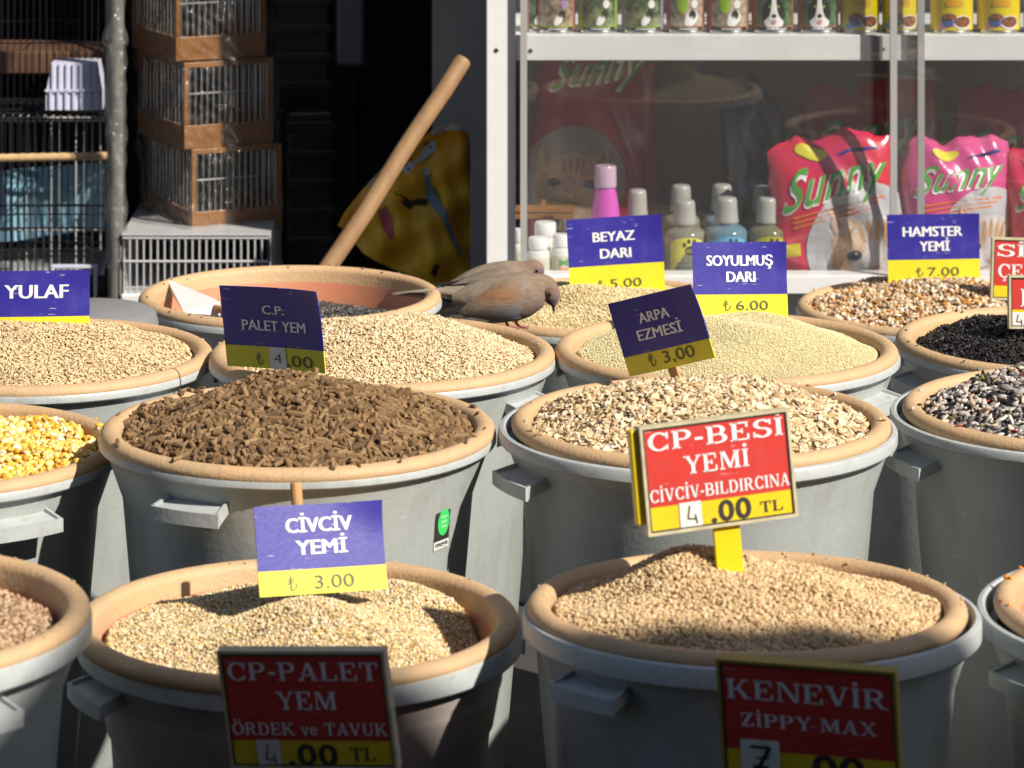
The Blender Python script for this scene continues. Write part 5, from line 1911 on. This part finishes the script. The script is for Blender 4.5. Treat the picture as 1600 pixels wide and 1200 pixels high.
box(b_, -45 * sx, 44 * sx, -.018, -.0166, 34 * sx, 37 * sx)
obj('shell', b_, M_lav, nb)
wf = empty('feeder_frame', at(118, 480, YL - .06), (0, 0, 0), 'white plastic feeder frame behind the YULAF card', 'feeder')
b_ = B()
for bx in ((-38, 33, 60, 65), (-38, -33, 0, 59.8), (28, 33, 0, 59.8)):
    box(b_, bx[0] * sx, bx[1] * sx, 0, .012, bx[2] * sx, bx[3] * sx, bev=.001)
obj('frame', b_, M_lav, wf)

# wrapped upright between the cages
YP = 6.92
pu = empty('metal_upright', (X(181, YP), YP, 0), label='grey upright between the cages wrapped in crumpled clear film', cat='upright')
b_ = B()
tube(b_, [(0, 0, 0), (0, 0, 1.6)], .0155, 14)
obj('pole', b_, M_pole, pu, True, 50)
b_ = B()
NZ, NA = 90, 20
g = []
for j in range(NZ + 1):
    z = .42 + .75 * j / NZ
    up = max(0, (z - .86) / .15)
    rw = []
    for k in range(NA):
        a = 2 * PI * k / NA
        r = .0195 + .0025 * math.sin(a * 3 + z * 40) + .002 * math.sin(a * 5 - z * 90) + (.004 * math.sin(z * 60) if up > 0 else .0015 * math.sin(z * 37))
        rw.append(b_.verts.new((r * math.cos(a), r * math.sin(a), z)))
    g.append(rw)
for j in range(NZ):
    for k in range(NA):
        b_.faces.new((g[j][k], g[j][(k + 1) % NA], g[j + 1][(k + 1) % NA], g[j + 1][k]))
obj('film', b_, M_film2, pu, True, 180)

# grey tub beside the empty bin
tub = empty('upturned_tub', (-.675, 5.60, 0), label='grey upturned tub between the YULAF bin and the nearly empty bin', cat='tub')
b_ = B()
zt_ = Zp(484, 5.6)
lathe(b_, [(0, zt_), (.098, zt_), (.108, zt_ - .006), (.112, zt_ - .02), (.122, .03), (.13, .025), (.13, 0), (0, 0)][::-1], 48)
obj('shell', b_, mat('dull grey plastic', (.24, .24, .245), .5, (.20, .20, .205), 9), tub, True)

# ------------------------------------------------------------------ doves
M_dove = attr_mat('dove plumage', .85, .5)
M_dovew = attr_mat('dove wing', .85, .6)
def loft(pts, Y0, seg, colf, name, parent, m, wy=.92, org=None):
    """pts: (px, py, half height px, lateral factor) along the spine; the body is one closed skin"""
    P = []
    sc = Y0 / F
    # resample smoothly
    def cr(p0, p1, p2, p3, t):
        return [.5 * (2 * b + (c - a) * t + (2 * a - 5 * b + 4 * c - d) * t * t + (3 * b - a - 3 * c + d) * t ** 3) for a, b, c, d in zip(p0, p1, p2, p3)]
    q = [pts[0]] + list(pts) + [pts[-1]]
    for i in range(1, len(q) - 2):
        for t in range(6):
            P.append(cr(q[i - 1], q[i], q[i + 1], q[i + 2], t / 6))
    P.append(list(pts[-1]))
    b_ = B()
    cl = b_.loops.layers.float_color.new('Col')
    rings = []
    for i, p in enumerate(P):
        a, c = P[max(0, i - 1)], P[min(len(P) - 1, i + 1)]
        t = Vector((c[0] - a[0], 0, -(c[1] - a[1])))
        t = t.normalized() if t.length > 1e-6 else Vector((1, 0, 0))
        nz = Vector((-t.z, 0, t.x))
        ce = at(p[0], p[1], Y0) - org
        rings.append([b_.verts.new(ce + nz * (p[2] * sc * math.sin(2 * PI * k / seg)) + Vector((0, 1, 0)) * (-p[2] * sc * p[3] * math.cos(2 * PI * k / seg))) for k in range(seg)])
    for a, c in zip(rings, rings[1:]):
        for k in range(seg):
            b_.faces.new((a[k], a[(k + 1) % seg], c[(k + 1) % seg], c[k]))
    b_.faces.new(rings[0][::-1]); b_.faces.new(rings[-1])
    n = len(P)
    vi = {v: i / (n - 1) for i, rg in enumerate(rings) for v in rg}
    vk = {v: k / seg for rg in rings for k, v in enumerate(rg)}
    for f in b_.faces:
        for l in f.loops:
            l[cl] = (*colf(vi[l.vert], vk[l.vert]), 1)
    return obj(name, b_, m, parent, True, 80)

def lerp3(a, b, t):
    t = max(0, min(1, t))
    return tuple(x + (y - x) * t for x, y in zip(a, b))
GREYB, RUST, PINK, SLATE, DARK, BUFF = c3('8a7d72'), c3('9a6a4c'), c3('96706a'), c3('7d8794'), c3('2e2a2a'), c3('96857a')
def body_col(t, k):
    up = math.sin(2 * PI * k)
    if t < .55:
        c = lerp3(c3('827869'), c3('82705f'), t / .55)
        c = lerp3(c, c3('857068'), max(0, -up))
        return c
    if t < .74:
        return lerp3(c3('82705f'), c3('7e665b'), (t - .55) / .15)
    return lerp3(c3('7e665b'), c3('726268'), (t - .74) / .12)

def flat_feathers(name, parent, strips, org, Yf, thick, m):
    """overlapping long feathers: each strip = outline of pixel points, stacked in depth"""
    b_ = B()
    cl = b_.loops.layers.float_color.new('Col')
    for i, (pl, dy, colr) in enumerate(strips):
        n = len(pl)
        cxm, cym = sum(p[0] for p in pl) / n, sum(p[1] for p in pl) / n
        v1 = [b_.verts.new(at(x, y, Yf + dy) - org) for x, y in pl]
        v2 = [b_.verts.new(at(x, y, Yf + dy + thick) - org) for x, y in pl]
        c1 = b_.verts.new(at(cxm, cym, Yf + dy - thick * .9) - org)
        fs = []
        for k in range(n):
            fs.append(b_.faces.new((c1, v1[k], v1[(k + 1) % n])))
            fs.append(b_.faces.new((v1[k], v2[k], v2[(k + 1) % n], v1[(k + 1) % n])))
        fs.append(b_.faces.new(v2[::-1]))
        for f in fs:
            for l in f.loops:
                l[cl] = (*colr, 1)
    return obj(name, b_, m, parent, True, 35)

def wing(name, parent, outline, org, Yf, bulge, colf, m):
    """folded wing: a rounded shell over the flank"""
    b_ = B()
    cl = b_.loops.layers.float_color.new('Col')
    n = len(outline)
    cxm = sum(p[0] for p in outline) / n
    cym = sum(p[1] for p in outline) / n
    rings = []
    NR = 7
    for s in (-1, 1):
        for i in range(NR + 1):
            t = 1 - i / NR
            if s == 1 and i == 0:
                continue
            ring = [b_.verts.new(at(cxm + (x - cxm) * t, cym + (y - cym) * t, Yf + s * -1 * (-bulge if s == 1 else bulge * -1) * 0 + (-bulge if s == -1 else .006) * (1 - t ** 2.4)) - org) for x, y in outline]
            rings.append((s, ring, t))
    outer = rings[0][1]
    seqs = [[r for r in rings if r[0] == -1], [rings[0]] + [r for r in rings if r[0] == 1]]
    for sq in seqs:
        for (_, a, _), (_, c, _) in zip(sq, sq[1:]):
            for k in range(n):
                try:
                    b_.faces.new((a[k], a[(k + 1) % n], c[(k + 1) % n], c[k]))
                except ValueError:
                    pass
    bmesh.ops.remove_doubles(b_, verts=b_.verts[:], dist=1e-5)
    for f in b_.faces:
        for l in f.loops:
            p = l.vert.co + org
            px = 800 + p.x * F / p.y
            py = HZ + (EYE - p.z) * F / p.y
            l[cl] = (*colf(px, py), 1)
    return obj(name, b_, m, parent, True, 70)

def dove(name, label, Yd, spine, beak, eye, tail, prim, wing_o, wing_c, legs, head_k):
    org = at(spine[3][0], 520, Yd)
    root = empty(name, org, (0, 0, 0), label, 'dove', 'doves pecking at the grain')
    loft(spine, Yd, 20, body_col, 'body', root, M_dove, org=org)
    flat_feathers('tail', root, tail, org, Yd, .003, M_dovew)
    for sgn in (1, -1):
        if sgn == 1:
            wing('wing', root, wing_o, org, Yd - .022, .022, wing_c, M_dovew)
    flat_feathers('primaries', root, prim, org, Yd - .028, .0025, M_dovew)
    b_ = B()
    tube(b_, [at(x, y, Yd) - org for x, y, r in beak], [r * Yd / F for x, y, r in beak], 8)
    obj('beak', b_, mat('beak horn', (.02, .018, .018), .4), root, True)
    for s in (-1, 1):
        b_ = B()
        bmesh.ops.create_uvsphere(b_, u_segments=12, v_segments=8, radius=2.9 * Yd / F)
        e = obj('eye', b_, mat('dove eye', (.012, .008, .008), .08), root, True)
        e.location = at(eye[0], eye[1], Yd + s * eye[2] * Yd / F) - org
        b_ = B()
        lathe(b_, [(.0026, 0), (.0033, .0003), (.0034, .0008), (.0026, .0012)], 14, close=True)
        b_.transform(Matrix.Rotation(R(90), 4, 'X'))
        rg = obj('eye_ring', b_, mat('eye ring', (.16, .13, .125), .7), root, True)
        rg.location = at(eye[0], eye[1], Yd + s * (eye[2] - .2) * Yd / F) - org
    for s, (x, y, x2, y2) in zip((-1, 1), legs):
        b_ = B()
        hip = at(x, y, Yd + s * .012) - org
        ft = at(x2, y2, Yd + s * .012) - org
        tube(b_, [hip, (hip + ft) / 2 + Vector((-.003, 0, 0)), ft], [.0032, .0024, .0022], 8)
        for a in (-28, 0, 28, 180):
            tube(b_, [ft, ft + Vector((math.cos(R(a)) * .016, math.sin(R(a)) * .016, -.0005))], [.0019, .0012], 6)
        obj('leg', b_, mat('dove leg', (.32, .10, .09), .6), root, True)
    return root

def wc_front(px, py):
    t = (px - 690) / 155
    c = lerp3(c3('6a6058'), c3('806e5c'), t * 1.6)
    rust = math.exp(-((px - 775) / 38) ** 2 - ((py - 462) / 14) ** 2)
    c = lerp3(c, c3('8e6040'), rust * .8)
    slate = math.exp(-((px - 805) / 30) ** 2 - ((py - 492) / 12) ** 2) + math.exp(-((px - 830) / 9) ** 2 - ((py - 455) / 25) ** 2)
    c = lerp3(c, c3('76808e'), min(1, slate) * .85)
    return c
sp1 = [(706, 466, 8, 1.0), (722, 466, 17, .98), (745, 466, 27, .95), (775, 466, 36, .92), (805, 463, 38, .92), (828, 456, 33, .92), (843, 449, 24, .95), (852, 447, 17.5, .98), (858, 452, 14.8, .98), (861, 460, 14.5, .96), (863, 468, 12, .92), (865, 475, 6.5, .9), (866, 478, 3, .9)]
tl1 = [([(612, 458), (618, 461), (690, 463), (722, 474), (724, 456), (690, 451)], 0.004, c3('8c8274')),
       ([(622, 462), (690, 466), (722, 478), (722, 466)], 0.009, c3('2d2926')),
       ([(616, 457), (690, 449), (726, 446), (726, 462), (690, 459)], -0.003, c3('958a7c'))]
pr1 = [([(678, 489), (690, 484), (720, 476), (742, 478), (724, 492), (690, 494)], .010, c3('2a2624')),
       ([(684, 499), (700, 494), (740, 486), (766, 490), (750, 503), (714, 506)], .004, c3('4a4442')),
       ([(690, 503), (720, 499), (756, 492), (774, 498), (752, 506), (716, 508)], -.002, c3('5c5652'))]
wo1 = [(716, 487), (730, 474), (748, 458), (768, 444), (790, 436), (812, 434), (828, 440), (836, 454), (835, 472), (827, 487), (812, 498), (790, 504), (764, 506), (738, 504), (722, 499)]
dove('dove', 'front dove bending down to peck with its tail over the empty bin', 5.90, sp1, [(864.5, 475, 3.6), (865, 482, 2.3), (865.5, 490, .6)], (859, 460, 13.3), tl1, pr1, wo1, wc_front, [(792, 500, 797, 512), (806, 498, 812, 511)], 0)
sp2 = [(694, 449, 5, 1), (712, 446, 10, 1), (738, 441, 20, .95), (766, 438, 27, .92), (794, 436, 29, .92), (812, 431, 25, .92), (823, 425, 19, .95), (831, 420, 14.5, .97), (837, 420, 13, .96), (842, 424, 10.5, .92), (846, 428, 6, .9), (848, 430, 3, .9)]
tl2 = [([(668, 452), (690, 447), (716, 444), (716, 452), (694, 455)], 0, c3('3a3532')), ([(674, 449), (700, 443), (720, 441), (720, 448)], -.004, c3('5c544d'))]
pr2 = [([(674, 446), (690, 442), (736, 434), (738, 442), (700, 447)], .004, c3('2a2624'))]
wo2 = [(700, 446), (720, 436), (748, 426), (776, 418), (800, 416), (815, 420), (820, 432), (812, 446), (786, 454), (750, 454), (720, 452)]
def wc_rear(px, py):
    return lerp3(c3('766c62'), c3('7e7062'), (px - 700) / 100)
dove('dove', 'rear dove with raised head, half hidden behind the front dove', 6.02, sp2, [(846.5, 429, 3.0), (851, 434, 2.0), (855, 439, .6)], (838.5, 423.5, 11.2), tl2, pr2, wo2, wc_rear, [(784, 460, 788, 478), (796, 458, 800, 478)], 0)
